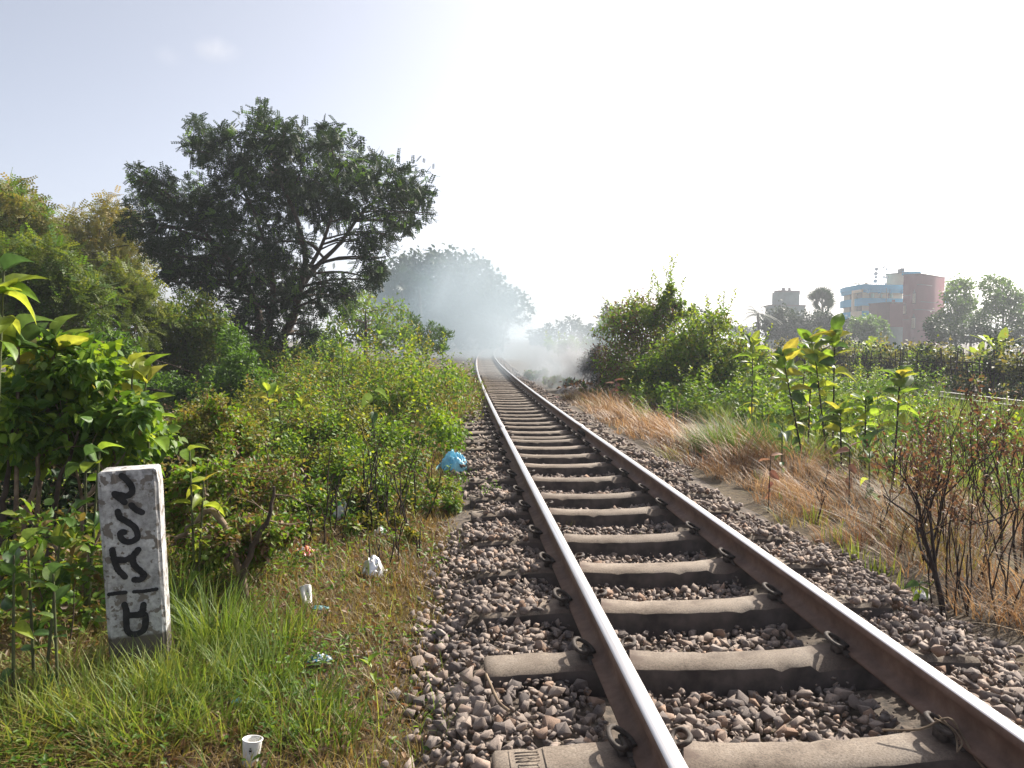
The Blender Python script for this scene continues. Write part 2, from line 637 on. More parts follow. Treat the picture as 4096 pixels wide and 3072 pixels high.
SRC_SLEEPERS = [2960, 2607, 2401, 2252, 2140, 2036, 1976, 1911, 1858, 1820, 1787, 1761, 1747, 1726, 1707]
SLEEPER_Y = [1.25]
for sy in SRC_SLEEPERS:
    yy = sy / 1.8517
    xx = CXD
    for _ in range(6):
        r = CF + (xx - CXD) / FD * CR - (yy - CYD) / FD * CU
        p = CAM + (0.035 - CAM[2]) / r[2] * r
        xx = project([track_x(p[1]), p[1], 0.035])[0]
    SLEEPER_Y.append(float(p[1]) - 0.08)
rs = np.random.RandomState(5)
while SLEEPER_Y[-1] < 95:
    SLEEPER_Y.append(SLEEPER_Y[-1] + 0.62 + rs.uniform(-0.03, 0.03))
SLEEPER_Y = np.array(SLEEPER_Y)


def ballast_top(dx, y):
    a = np.abs(dx)
    z = np.interp(a, [0, 0.35, 0.6, 0.8, 1.05, 1.4, 1.7], [-0.075, -0.055, -0.020, 0.012, -0.005, -0.06, -0.12])
    return z + 0.012 * wob(dx * 3, y, 2.2, 3.0)


mb = MB()
by = np.concatenate([np.arange(-3, 40, 0.4), np.arange(40, 200, 2.0)])
bxs = np.array([-1.75, -1.45, -1.2, -1.0, -0.8, -0.6, -0.35, 0, 0.35, 0.6, 0.8, 1.0, 1.2, 1.45, 1.75])
BX, BY = np.meshgrid(bxs, by)
BZ = ballast_top(BX, BY) - 0.035
BZ[:, 0] = BZ[:, -1] = -0.2
i2 = (np.arange(len(by) - 1)[:, None] * len(bxs) + np.arange(len(bxs) - 1)[None, :]).ravel()
mb.add(np.stack([BX + track_x(BY), BY, BZ], -1).reshape(-1, 3), np.stack([i2, i2 + 1, i2 + len(bxs) + 1, i2 + len(bxs)], 1))
M['bed'] = plain_mat('ballast_grit', (0.15, 0.12, 0.095), 0.95, col2=(0.05, 0.042, 0.036), scale=22, bump=0.8)
ballast = mb.build('ballast_bed', M['bed'], smooth=True)
tag(ballast, kind='structure')


def stone_field(rng, y0, y1, step, smin, smax, layers=1):
    xs = np.arange(-1.7, 1.75, step)
    ys = np.arange(y0, y1, step)
    X, Y = np.meshgrid(xs, ys)
    X = (X + rng.uniform(-.5, .5, X.shape) * step).ravel()
    Y = (Y + rng.uniform(-.5, .5, Y.shape) * step).ravel()
    n = len(X)
    size = smin + (smax - smin) * rng.rand(n) ** 1.6
    edge = np.where(X < 0, np.interp(Y, [2, 3.5, 6, 9, 14], [1.48, 1.26, 1.02, .86, .78]), np.interp(Y, [3, 6, 12], [1.30, 1.15, 1.0])) + 0.20 * wob(Y, X * 0, 1.3)
    keep = rng.rand(n) < np.clip((edge + 0.18 - np.abs(X)) / 0.3, 0, 1)
    Z = ballast_top(X, Y) + rng.uniform(-0.012, 0.016, n)
    # sleepers: keep their tops clear between and near the rails, cover the shoulders' ends
    ds = np.min(np.abs(Y[:, None] - SLEEPER_Y[None, :40]), axis=1) if y0 < 25 else np.min(np.abs(Y[:, None] - SLEEPER_Y[None, :]), axis=1)
    over = ds < 0.085 + size * 0.30
    near_two = Y < SLEEPER_Y[2] + 0.2
    clear_x = np.where(X < 0, np.where(near_two, 1.06, 0.60), np.where(Y < 4.5, 0.80, 0.70))
    keep &= ~(over & (np.abs(X) < clear_x))
    Z = np.where(over & (np.abs(X) >= clear_x) & (np.abs(X) < 1.1), Z + 0.060, Z)
    # rails
    rail = np.abs(np.abs(X) - 0.535)
    keep &= ~((rail < 0.05 + size * 0.4))
    Z = np.where(rail < 0.14, np.minimum(Z, -0.002), Z)
    return X[keep] + track_x(Y[keep]), Y[keep], Z[keep], size[keep]


def rand_rot(rng, n, tilt=0.5):
    az = rng.uniform(0, 2 * math.pi, n)
    ax = rng.normal(0, tilt, n)
    ay = rng.normal(0, tilt, n)
    out = np.zeros((n, 3, 3))
    ca, sa = np.cos(az), np.sin(az)
    cx, sx = np.cos(ax), np.sin(ax)
    cy, sy = np.cos(ay), np.sin(ay)
    Rz = np.zeros((n, 3, 3)); Rz[:, 0, 0] = ca; Rz[:, 0, 1] = -sa; Rz[:, 1, 0] = sa; Rz[:, 1, 1] = ca; Rz[:, 2, 2] = 1
    Rx = np.zeros((n, 3, 3)); Rx[:, 0, 0] = 1; Rx[:, 1, 1] = cx; Rx[:, 1, 2] = -sx; Rx[:, 2, 1] = sx; Rx[:, 2, 2] = cx
    Ry = np.zeros((n, 3, 3)); Ry[:, 1, 1] = 1; Ry[:, 0, 0] = cy; Ry[:, 0, 2] = sy; Ry[:, 2, 0] = -sy; Ry[:, 2, 2] = cy
    return np.einsum('nij,njk,nkl->nil', Rz, Rx, Ry)


def add_stones(mb, rng, X, Y, Z, S, hulls):
    n = len(X)
    R = rand_rot(rng, n) * S[:, None, None]
    which = rng.randint(len(hulls), size=n)
    tint = np.clip(rng.beta(2.0, 2.2, n), 0, 1)
    for k, (v, f) in enumerate(hulls):
        s = np.nonzero(which == k)[0]
        if not len(s):
            continue
        vv = np.einsum('nij,kj->nki', R[s], v) + np.stack([X[s], Y[s], Z[s]], 1)[:, None, :]
        ff = (f[None] + (np.arange(len(s)) * len(v))[:, None, None]).reshape(-1, 3)
        mb.add(vv.reshape(-1, 3), ff, np.repeat(tint[s], len(v)))


rng = np.random.RandomState(21)
Xn, Yn, Zn, Sn = stone_field(rng, 1.2, 9.0, 0.0335, 0.026, 0.084)
px, py, dd = project(np.stack([Xn, Yn, Zn], 1))
inview = (px > 8) & (px < 2204) & (py < 1650) & (dd > 0.5)
seen = np.where(inview, Sn / dd, 0)
big = np.argsort(-seen)[:300]
mask = np.ones(len(Xn), bool)
mask[big] = False
stone_meshes = []
for k, (v, f) in enumerate(HULL_HI):
    b_ = MB()
    b_.add(v, f)
    stone_meshes.append(b_.mesh('stone', M['stone_one']))
Rb = rand_rot(rng, len(big))
for q, i in enumerate(big):
    o = bpy.data.objects.new('stone', stone_meshes[q % len(stone_meshes)])
    COL.objects.link(o)
    o.parent = ballast
    m4 = Matrix(Rb[q].tolist()).to_4x4()
    m4 = Matrix.Translation((Xn[i], Yn[i], Zn[i] + 0.004)) @ m4 @ Matrix.Diagonal((Sn[i] * 1.08, Sn[i] * 1.08, Sn[i] * 1.08, 1))
    o.matrix_basis = m4
mb = MB()
add_stones(mb, rng, Xn[mask], Yn[mask], Zn[mask], Sn[mask] * 1.05, HULL_MID)
X2, Y2, Z2, S2 = stone_field(rng, 9.0, 26.0, 0.066, 0.045, 0.10)
add_stones(mb, rng, X2, Y2, Z2, S2, HULL_LO)
X3, Y3, Z3, S3 = stone_field(rng, 26.0, 62.0, 0.14, 0.08, 0.15)
add_stones(mb, rng, X3, Y3, Z3, S3, HULL_LO)
X4, Y4, Z4, S4 = stone_field(rng, 1.2, 5.5, 0.056, 0.012, 0.030)
add_stones(mb, rng, X4, Y4, Z4 + .016, S4, HULL_LO)
tag(mb.build('stones', M['stone'], ballast), kind='stuff')

# ---- rails, sleepers, clips
def rust_mat():
    m, nt, b = new_mat('rusty_rail_steel')
    t = noise_tex(nt, 7.0, 6, 0.7)
    r = ramp_node(nt, [(0.30, (0.085, 0.050, 0.036)), (0.55, (0.165, 0.100, 0.072)), (0.75, (0.220, 0.150, 0.115))])
    nt.links.new(t.outputs['Fac'], r.inputs['Fac'])
    nt.links.new(r.outputs[0], b.inputs['Base Color'])
    b.inputs['Roughness'].default_value = 0.72
    b.inputs['Specular IOR Level'].default_value = 0.35
    return m


def polished_mat():
    m, nt, b = new_mat('polished_rail_head')
    tc = nt.nodes.new('ShaderNodeTexCoord')
    mp = nt.nodes.new('ShaderNodeMapping')
    mp.inputs['Scale'].default_value = (120, 1.2, 120)
    t = nt.nodes.new('ShaderNodeTexNoise')
    t.inputs['Scale'].default_value = 1.0
    t.inputs['Detail'].default_value = 5
    nt.links.new(tc.outputs['Object'], mp.inputs['Vector'])
    nt.links.new(mp.outputs[0], t.inputs['Vector'])
    r = ramp_node(nt, [(0.3, (0.42, 0.40, 0.39)), (0.6, (0.68, 0.66, 0.64))])
    nt.links.new(t.outputs['Fac'], r.inputs['Fac'])
    nt.links.new(r.outputs[0], b.inputs['Base Color'])
    b.inputs['Metallic'].default_value = 1.0
    rr = ramp_node(nt, [(0.3, (0.42,) * 3), (0.7, (0.28,) * 3)])
    nt.links.new(t.outputs['Fac'], rr.inputs['Fac'])
    nt.links.new(rr.outputs[0], b.inputs['Roughness'])
    return m


M['rust'] = rust_mat()
M['polish'] = polished_mat()
M['clip'] = plain_mat('clip_steel', (0.085, 0.070, 0.060), 0.7, metal=0.0, col2=(0.035, 0.027, 0.023), scale=30, bump=0.3, spec=0.25)


def concrete_mat():
    m, nt, b = new_mat('sleeper_concrete')
    t1 = noise_tex(nt, 5.0, 5, 0.65)
    t2 = noise_tex(nt, 140.0, 3, 0.7)
    oi = nt.nodes.new('ShaderNodeObjectInfo')
    r1 = ramp_node(nt, [(0.30, (0.115, 0.088, 0.066)), (0.52, (0.185, 0.150, 0.118)), (0.75, (0.235, 0.200, 0.165))])
    nt.links.new(t1.outputs['Fac'], r1.inputs['Fac'])
    r2 = ramp_node(nt, [(0.32, (0.55, 0.52, 0.50)), (0.5, (1.0, 1.0, 1.0)), (0.68, (1.35, 1.33, 1.28))])
    nt.links.new(t2.outputs['Fac'], r2.inputs['Fac'])
    mul = nt.nodes.new('ShaderNodeMix')
    mul.data_type = 'RGBA'
    mul.blend_type = 'MULTIPLY'
    mul.inputs[0].default_value = 1.0
    nt.links.new(r1.outputs[0], mul.inputs[6])
    nt.links.new(r2.outputs[0], mul.inputs[7])
    tc = nt.nodes.new('ShaderNodeTexCoord')
    sp = nt.nodes.new('ShaderNodeSeparateXYZ')
    nt.links.new(tc.outputs['Object'], sp.inputs[0])
    ab = nt.nodes.new('ShaderNodeMath'); ab.operation = 'ABSOLUTE'
    nt.links.new(sp.outputs['X'], ab.inputs[0])
    sb = nt.nodes.new('ShaderNodeMath'); sb.operation = 'SUBTRACT'; sb.inputs[1].default_value = .535
    nt.links.new(ab.outputs[0], sb.inputs[0])
    ab2 = nt.nodes.new('ShaderNodeMath'); ab2.operation = 'ABSOLUTE'
    nt.links.new(sb.outputs[0], ab2.inputs[0])
    t3 = noise_tex(nt, 11, 5, .7)
    ad3 = nt.nodes.new('ShaderNodeMath'); ad3.operation = 'MULTIPLY_ADD'; ad3.inputs[1].default_value = .34; ad3.inputs[2].default_value = -.17
    nt.links.new(t3.outputs['Fac'], ad3.inputs[0])
    ad4 = nt.nodes.new('ShaderNodeMath')
    nt.links.new(ab2.outputs[0], ad4.inputs[0])
    nt.links.new(ad3.outputs[0], ad4.inputs[1])
    st_ = nt.nodes.new('ShaderNodeMapRange'); st_.inputs[1].default_value = .22; st_.inputs[2].default_value = .08
    nt.links.new(ad4.outputs[0], st_.inputs[0])
    mst = nt.nodes.new('ShaderNodeMix'); mst.data_type = 'RGBA'
    nt.links.new(st_.outputs[0], mst.inputs[0])
    nt.links.new(mul.outputs[2], mst.inputs[6])
    mst.inputs[7].default_value = (.085, .058, .045, 1)
    crk = noise_tex(nt, 3.2, 6, .75)
    rc = ramp_node(nt, [(.30, (.50, .46, .43)), (.45, (1, 1, 1))])
    nt.links.new(crk.outputs['Fac'], rc.inputs['Fac'])
    mcr = nt.nodes.new('ShaderNodeMix'); mcr.data_type = 'RGBA'; mcr.blend_type = 'MULTIPLY'; mcr.inputs[0].default_value = 1
    nt.links.new(mst.outputs[2], mcr.inputs[6])
    nt.links.new(rc.outputs[0], mcr.inputs[7])
    hs = nt.nodes.new('ShaderNodeHueSaturation')
    mr = nt.nodes.new('ShaderNodeMapRange')
    mr.inputs[3].default_value = 0.85
    mr.inputs[4].default_value = 1.12
    nt.links.new(oi.outputs['Random'], mr.inputs[0])
    nt.links.new(mr.outputs[0], hs.inputs['Value'])
    nt.links.new(mcr.outputs[2], hs.inputs['Color'])
    nt.links.new(hs.outputs[0], b.inputs['Base Color'])
    b.inputs['Roughness'].default_value = 0.9
    bn = nt.nodes.new('ShaderNodeBump')
    bn.inputs['Strength'].default_value = 0.35
    bn.inputs['Distance'].default_value = 0.004
    nt.links.new(t2.outputs['Fac'], bn.inputs['Height'])
    nt.links.new(bn.outputs[0], b.inputs['Normal'])
    return m


M['concrete'] = concrete_mat()

M['side_shade'] = plain_mat('shaded_side_concrete', (.115, .095, .085), .9, col2=(.045, .038, .036), scale=7, bump=.3)  # sleeper sides: their shade painted in as a darker concrete
RAIL_BASE = 0.064
PROFILE = np.array([[-.061, 0], [-.061, .010], [-.020, .022], [-.008, .034], [-.007, .090], [-.029, .101], [-.031, .112], [-.031, .124],
                    [-.027, .132], [-.017, .1355], [.017, .1355], [.027, .132], [.031, .124], [.031, .112], [.029, .101], [.007, .090],
                    [.008, .034], [.020, .022], [.061, .010], [.061, 0]])


def rail_mesh(xoff, ys, cx=track_x, z0=0.0):
    mb = MB()
    n = len(PROFILE)
    xs = cx(ys) + xoff
    v = np.stack([xs[:, None] + PROFILE[None, :, 0], np.broadcast_to(ys[:, None], (len(ys), n)),
                  np.broadcast_to(PROFILE[None, :, 1] + RAIL_BASE + z0, (len(ys), n))], -1).reshape(-1, 3)
    i = np.arange(len(ys) - 1)[:, None] * n
    for j in range(n):
        k = (j + 1) % n
        f = np.concatenate([i + j, i + n + j, i + n + k, i + k], 1)
        mat = 1 if j in (8, 9, 10) else 0
        mb.f.append(f.astype(np.int32))
        mb.m.append(np.full(len(f), mat, np.int32))
    caps = np.array([list(range(n)), list(range((len(ys) - 1) * n, len(ys) * n))[::-1]])
    mb.f.append(caps.astype(np.int32))
    mb.m.append(np.zeros(2, np.int32))
    mb.v.append(v.astype(np.float32))
    mb.t.append(np.zeros(len(v), np.float32))
    mb.n = len(v)
    return mb


track = empty('railway_track', (track_x(0.0), 0, 0), 'single railway track with shiny rails on concrete sleepers curving into the smoke', 'railway track')
JOINT = 0.5 * (SLEEPER_Y[12] + SLEEPER_Y[13])


def place_child(ob, parent):
    ob.parent = parent
    ob.matrix_parent_inverse = Matrix.Translation(-Vector(parent.location))
    return ob


for s in (-1, 1):
    for a_, b_ in ((-2.0, JOINT - 0.004), (JOINT + 0.004, 150.0)):
        ys = np.unique(np.concatenate([[a_, b_], np.arange(max(a_, -2) + 0.5, min(b_, 12), 0.8), np.arange(max(a_, 12) + 0.5, b_, 1.5)]))
        ys = ys[(ys >= a_) & (ys <= b_)]
        r_ = rail_mesh(0.535 * s, ys).build('rail', [M['rust'], M['polish']])
        place_child(r_, track)
    jb = MB()
    for q in (-1, 1):
        jb.add(*box_vf((track_x(JOINT) + 0.535 * s + q * 0.020, JOINT, RAIL_BASE + 0.062), (0.016, 0.46, 0.055)))
        for by_ in (-0.16, -0.06, 0.06, 0.16):
            jb.add(*box_vf((track_x(JOINT) + 0.535 * s + q * 0.034, JOINT + by_, RAIL_BASE + 0.062), (0.022, 0.026, 0.026), 0))
    place_child(jb.build('fishplate', M['clip']), track)


def sleeper_mesh(seed):
    rg = np.random.RandomState(seed)
    xs = np.concatenate([[-1.03], np.linspace(-1.02, 1.02, 52), [1.03]])
    ax = np.abs(xs)
    top = np.interp(ax, [0, 0.25, 0.42, 0.66, 1.03], [0.040, 0.044, 0.058, 0.060, 0.044])
    top[[0, -1]] -= 0.012
    hw = np.interp(ax, [0, 0.3, 0.45, 1.03], [0.074, 0.076, 0.086, 0.088])
    bw = hw + 0.020
    mb = MB()
    rows = []
    for i, x in enumerate(xs):
        ch = rg.rand(2) * 0.004 + (rg.rand(2) < 0.12) * rg.rand(2) * 0.018
        if 0.34 < x < 0.46 and seed % 2 == 0:
            ch[0] += 0.030 * rg.uniform(.5, 1.1)
        t, h, w = top[i], hw[i], bw[i]
        rows.append([[x, -w, -0.16], [x, -h - 0.006, t - 0.014 - ch[0]], [x, -h + 0.008 + ch[0], t - 0.001], [x, h - 0.008 - ch[1], t - 0.001],
                     [x, h + 0.006, t - 0.014 - ch[1]], [x, w, -0.16]])
    v = np.array(rows)
    n = len(xs)
    i = np.arange(n - 1)[:, None] * 6
    f = np.concatenate([np.concatenate([i + j, i + j + 1, i + j + 7, i + j + 6], 1) for j in range(5)])
    nq = n - 1
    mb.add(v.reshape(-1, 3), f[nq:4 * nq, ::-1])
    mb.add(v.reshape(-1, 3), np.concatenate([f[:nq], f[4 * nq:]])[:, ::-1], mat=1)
    mb.add(v[0], [[0, 1, 2, 3, 4, 5]])
    mb.add(v[-1], [[5, 4, 3, 2, 1, 0]])
    return mb.mesh('sleeper', [M['concrete'], M['side_shade']])


def clip_mesh():
    mb = MB()
    mb.add(*box_vf((0.088, 0, 0.018), (0.050, 0.060, 0.040)))
    mb.add(*box_vf((0.064, 0, 0.012), (0.040, 0.110, 0.014)))
    path = curve([(0.088, -0.052, 0.034), (0.088, 0.0, 0.036), (0.090, 0.042, 0.040), (0.112, 0.066, 0.052), (0.134, 0.050, 0.062),
                  (0.141, 0.008, 0.070), (0.134, -0.034, 0.074), (0.112, -0.056, 0.070), (0.078, -0.046, 0.052), (0.056, -0.030, 0.034),
                  (0.050, 0.010, 0.028)], 34)
    tube(mb, path, 0.0105, 7)
    return mb.mesh('rail_clip', M['clip'], smooth=True)


def plate_mesh():
    mb = MB()
    mb.add(*box_vf((0, 0, 0.0), (0.150, 0.150, 0.008)))
    return mb.mesh('rail_pad', M['clip'])


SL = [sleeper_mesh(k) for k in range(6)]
CLIP, PAD = clip_mesh(), plate_mesh()
sleepers = []
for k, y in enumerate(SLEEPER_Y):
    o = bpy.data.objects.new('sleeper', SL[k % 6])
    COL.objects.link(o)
    o.parent = track
    h = 1e-2
    ang = -math.atan((track_x(y + h) - track_x(y - h)) / (2 * h)) + (rs.uniform(-0.012, 0.012))
    o.location = (track_x(y) - track.location.x, y, rs.uniform(-0.004, 0.004))
    o.rotation_euler = (0, 0, ang)
    sleepers.append(o)
    if y < 26:
        for s in (-1, 1):
            for side in (-1, 1):
                c = bpy.data.objects.new('rail_clip', CLIP)
                COL.objects.link(c)
                c.parent = o
                c.location = (0.535 * s, rs.uniform(-0.012, 0.012), 0.058)
                c.scale = (side * .9, side * .88, .85)
            if y < 14:
                c = bpy.data.objects.new('rail_pad', PAD)
                COL.objects.link(c)
                c.parent = o
                c.location = (0.535 * s, 0, 0.0605)

# cast mark on the end of the near sleeper
mk = MB()
def bar(u0, v0, u1, v1, w=0.006):
    c = ((u0 + u1) / 2, (v0 + v1) / 2, 0.0)
    L = math.hypot(u1 - u0, v1 - v0) + w
    vv, ff = box_vf(c, (L, w, 0.008), math.atan2(v1 - v0, u1 - u0))
    mk.add(vv, ff)
for q in ((-.055, -.055, -.055, .055), (.055, -.055, .055, .055),                          # frame sides
          (-.040, -.062, -.034, -.062), (.034, -.062, .040, -.062),
          (-.035, .030, .035, .030), (-.035, .046, .035, .046), (.035, .030, .035, .046),  # upper sign
          (-.035, .000, .035, .000), (-.035, .016, .035, .016), (-.035, 0, .000, .016), (.000, 0.0, .035, .016),
          (-.030, -.034, .030, -.034), (-.030, -.018, .030, -.018), (-.030, -.034, -.030, -.018), (.030, -.034, .030, -.018),
          (-.035, -.048, .035, -.048)):
    bar(*q)
m_ = mk.build('cast_mark', M['concrete'])
m_.parent = sleepers[1]
m_.location = (-0.92, 0.0, 0.046)
m_.rotation_euler = (0, -0.055, 0)
m_.scale = (1.0, 1.15, 1.0)

# ---- second track beyond the scrub
T2X = 11.6
def track2_x(y):
    return track_x(y) + T2X
track2 = empty('railway_track', (track2_x(0.0), 12, -0.3), 'second railway track lying in the grass before the brushwood fence', 'railway track')
ys2 = np.arange(4, 120, 1.0)
mb = MB()
BX2, BY2 = np.meshgrid(np.array([-1.9, -1.2, 0, 1.2, 1.9]), ys2)
Z20 = -0.30
BZ2 = np.where(np.abs(BX2) > 1.5, -0.75, Z20 - 0.02)
i3 = (np.arange(len(ys2) - 1)[:, None] * 5 + np.arange(4)[None, :]).ravel()
mb.add(np.stack([BX2 + track2_x(BY2), BY2, BZ2], -1).reshape(-1, 3), np.stack([i3, i3 + 1, i3 + 6, i3 + 5], 1))
tag(mb.build('ballast_bed', M['bed']), kind='structure')
for s in (-1, 1):
    place_child(rail_mesh(0.535 * s, ys2, track2_x, Z20).build('rail', [M['rust'], M['polish']]), track2)
for y in np.arange(6, 50, 0.62):
    o = bpy.data.objects.new('sleeper', SL[0])
    COL.objects.link(o)
    o.parent = track2
    o.location = (track2_x(y) - track2.location.x, y - 12, 0.0)

# ================================================================== VEGETATION
def leafset(t, m, n, L, W, lo=0.2, hi=0.8, sub=8, tight=0.26, shell=0.35, droop=0.15, out=0.5, up=0.9, top=0.0, flat=1.0):
    return dict(t=t, m=m, n=n, L=L, W=W, lo=lo, hi=hi, sub=sub, tight=tight, shell=shell, droop=droop, out=out, up=up, top=top, flat=flat)


def grow(rng, C, R, spec, mb, pick=0):
    P, O, ci = blob_cloud(rng, C, R, spec['n'], spec['sub'], spec['tight'], spec['shell'], spec['flat'])
    n = len(P)
    D = O * spec['out'] + rng.normal(0, 0.6, (n, 3)) + np.array([0, 0, -spec['droop']])
    N = np.array([0, 0, spec['up']]) + rng.normal(0, 0.45, (n, 3)) + O * 0.25
    s = rng.uniform(0.65, 1.25, n)
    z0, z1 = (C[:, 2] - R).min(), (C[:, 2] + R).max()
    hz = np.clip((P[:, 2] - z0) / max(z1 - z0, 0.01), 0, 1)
    clump = np.random.RandomState(7).rand(int(ci.max()) + 1)[ci]
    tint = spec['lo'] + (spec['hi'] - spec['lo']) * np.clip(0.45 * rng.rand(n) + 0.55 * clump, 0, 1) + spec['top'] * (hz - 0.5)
    ok = P[:, 2] > ground_z(P[:, 0], P[:, 1]) + 0.01
    single = []
    if pick:
        near = np.where(ok, (P - CAM) @ CF + .05 * rng.rand(n), 1e9)
        px, py, _d = project(P)
        near = np.where((px > 0) & (px < 2212), near, 1e9)
        for q in np.argsort(near)[:pick]:
            single.append((P[q], D[q], N[q], spec['L'] * s[q], spec['W'] * s[q]))
            ok[q] = False
    put_leaves(mb, P[ok], D[ok], N[ok], (spec['L'] * s)[ok], (spec['W'] * s)[ok], spec['t'], np.clip(tint, 0, 1)[ok])
    return single


def plant(name, label, cat, C, R, specs, base=None, trunk=None, group=None, limb=0.02, seed=0, bark='bark', crown='crown', stem='trunk',
          limbs=True, sprigs=None, pick=0):
    """C, R: round masses of foliage (world); trunk: list of (points, radii); one Empty with trunk and crown meshes"""
    rng = np.random.RandomState(seed)
    C = np.asarray(C, float)
    R = np.asarray(R, float)
    if base is None:
        base = np.array([C[:, 0].mean(), C[:, 1].mean(), 0.0])
        base[2] = float(ground_z(base[0], base[1]))
    root = empty(name, base, label, cat, group)
    tb = MB()
    nodes = []
    if trunk:
        for pts, rad in trunk:
            pts = curve(pts, 18)
            rr = np.interp(np.linspace(0, 1, len(pts)), np.linspace(0, 1, len(rad)), rad)
            tube(tb, pts, rr, 8)
            nodes.append(np.concatenate([pts, rr[:, None]], 1)[4:])
    else:
        for k in range(3):
            b_ = base + np.array([rng.normal(0, 0.05), rng.normal(0, 0.05), -0.03])
            mid = C[rng.randint(len(C))]
            pts = curve([b_, b_ * 0.55 + mid * 0.45 + rng.normal(0, 0.03, 3), mid], 10)
            tube(tb, pts, np.linspace(limb, limb * 0.4, len(pts)), 5)
            nodes.append(np.concatenate([pts, np.linspace(limb, limb * 0.4, len(pts))[:, None]], 1)[2:])
    nodes = np.concatenate(nodes)
    if limbs:
        for c, r in zip(C, R):
            w = np.linalg.norm(nodes[:, :3] - c, axis=1) + 1.5 * np.maximum(0, nodes[:, 2] - c[2] + 0.2 * r)
            nd = nodes[np.argmin(w)]
            if np.linalg.norm(nd[:3] - c) < 0.05:
                continue
            mid = nd[:3] * 0.5 + c * 0.5 + np.array([0, 0, 0.05 * np.linalg.norm(nd[:3] - c)]) + rng.normal(0, 0.06, 3) * r
            lr = min(nd[3] * 0.7, limb)
            pts = curve([nd[:3], mid, c, c + (c - mid) * 0.3 + rng.normal(0, 0.2, 3) * r], 9)
            tube(tb, pts, np.linspace(lr, lr * 0.25, len(pts)), 4, cap=False)
            for q in range(2):
                e = c + sph(rng, 1)[0] * r * 0.8
                tube(tb, curve([pts[-4], (pts[-4] + e) / 2 + rng.normal(0, 0.1, 3) * r, e], 5), lr * 0.25, 3, cap=False)
    cm = {}
    singles = []
    for sp in specs:
        mbx = cm.setdefault(sp['m'], MB())
        singles += grow(rng, C, R, sp, mbx, pick if sp['t'] is HEART else 0)
    if sprigs:
        ns, sl, ll, sm = sprigs
        mbx = cm.setdefault(sm, MB())
        for q in range(ns):
            bi = rng.choice(len(C), p=(R * (C[:, 2] - C[:, 2].min() + .3 * R)) / (R * (C[:, 2] - C[:, 2].min() + .3 * R)).sum())
            p0 = C[bi] + np.array([rng.uniform(-.8, .8), rng.uniform(-.8, .8), rng.uniform(.2, .8)]) * R[bi]
            d0 = norm(np.array([rng.normal(0, .28), rng.normal(0, .28), 1.0]))
            Ls = sl * rng.uniform(.5, 1.2)
            pts = np.array([p0 + d0 * Ls * t + np.array([.12, .05, 0]) * Ls * t * t * rng.normal() for t in np.linspace(0, 1, 5)])
            tube(tb, pts, limb * .25, 3, cap=False)
            m = int(max(6, Ls / ll * 2.6))
            tt = np.linspace(.15, 1, m)
            P = np.stack([np.interp(tt, np.linspace(0, 1, 5), pts[:, i]) for i in range(3)], 1)
            az = np.arange(m) * 2.4 + rng.rand() * 6
            D = np.stack([np.cos(az), np.sin(az), np.full(m, .35) + .5 * tt], 1)
            put_leaves(mbx, P, D, np.array([0, 0, 1.0]) + rng.normal(0, .3, (m, 3)), ll * (1.15 - .5 * tt) * rng.uniform(.8, 1.2, m), ll * .55, LEAF6, np.clip(.35 + .5 * tt + rng.normal(0, .12, m), 0, 1))
    tb.build(stem, M[bark], root, smooth=True, origin=base)
    mats = list(cm)
    allmb = MB()
    off = 0
    for k, mn in enumerate(mats):
        x = cm[mn]
        for f, mm in zip(x.f, x.m):
            allmb.f.append(f + off)
            allmb.m.append(mm + k)
        allmb.v += x.v
        allmb.t += x.t
        off += x.n
    allmb.n = off
    tag(allmb.build(crown, [M[q] for q in mats], root, origin=base), kind='stuff')
    for (p, d, nn, L, W) in singles:
        d = norm(d)
        x = norm(np.cross(d, nn))
        z = np.cross(x, d)
        o = bpy.data.objects.new('leaf', heart_leaf())
        COL.objects.link(o)
        o.parent = root
        p = p - base
        o.matrix_basis = Matrix(((x[0] * W, d[0] * L, z[0] * L, p[0]), (x[1] * W, d[1] * L, z[1] * L, p[1]), (x[2] * W, d[2] * L, z[2] * L, p[2]), (0, 0, 0, 1)))
    return root


def heart_leaf():
    if 'heart' not in LEAF_MESH:
        mb = MB()
        v = [[0, 0.06, 0], [0, .38, -.03], [0, .72, -.06], [0, 1, -.16]]
        t = [.6, .6, .6, .6]
        for sg in (1, -1):
            v += [[.20 * sg, -.05, .05], [.44 * sg, .08, .09], [.50 * sg, .30, .10], [.36 * sg, .58, .06], [.17 * sg, .83, -.03]]
            t += [.42, .44, .40, .43, .45]
        f = []
        for b_ in (4, 9):
            f += [[0, b_, b_ + 1, 1], [1, b_ + 1, b_ + 2, b_ + 3], [1, b_ + 3, 2, 2], [2, b_ + 3, b_ + 4, 3]]
        tri = [q[:3] for q in f if q[2] == q[3]]
        f = [q for q in f if q[2] != q[3]]
        mb.add(v, f, np.array(t))
        mb.f.append(np.array(tri, np.int32))
        mb.m.append(np.zeros(len(tri), np.int32))
        LEAF_MESH['heart'] = mb.mesh('leaf', M['vine'])
    return LEAF_MESH['heart']


LEAF_MESH = {}


def dblobs(lst, depth, dz=0.0, seed=0, copies=1, grow_r=1.0):
    rg = np.random.RandomState(seed + 99)
    C, R = [], []
    for b_ in lst:
        for q in range(copies):
            d = depth + (b_[3] if len(b_) > 3 else 0) + (rg.uniform(-dz, dz) if dz else 0)
            j = 0 if q == 0 else 0.25 * b_[2]
            C.append(at(b_[0] + rg.normal(0, 1) * j, b_[1] + rg.normal(0, 1) * j * 0.6, d))
            R.append(b_[2] * d / FD * grow_r)
    return np.array(C), np.array(R)


def dpath(lst, depth):
    return np.array([at(p[0], p[1], depth + (p[2] if len(p) > 2 else 0)) for p in lst])


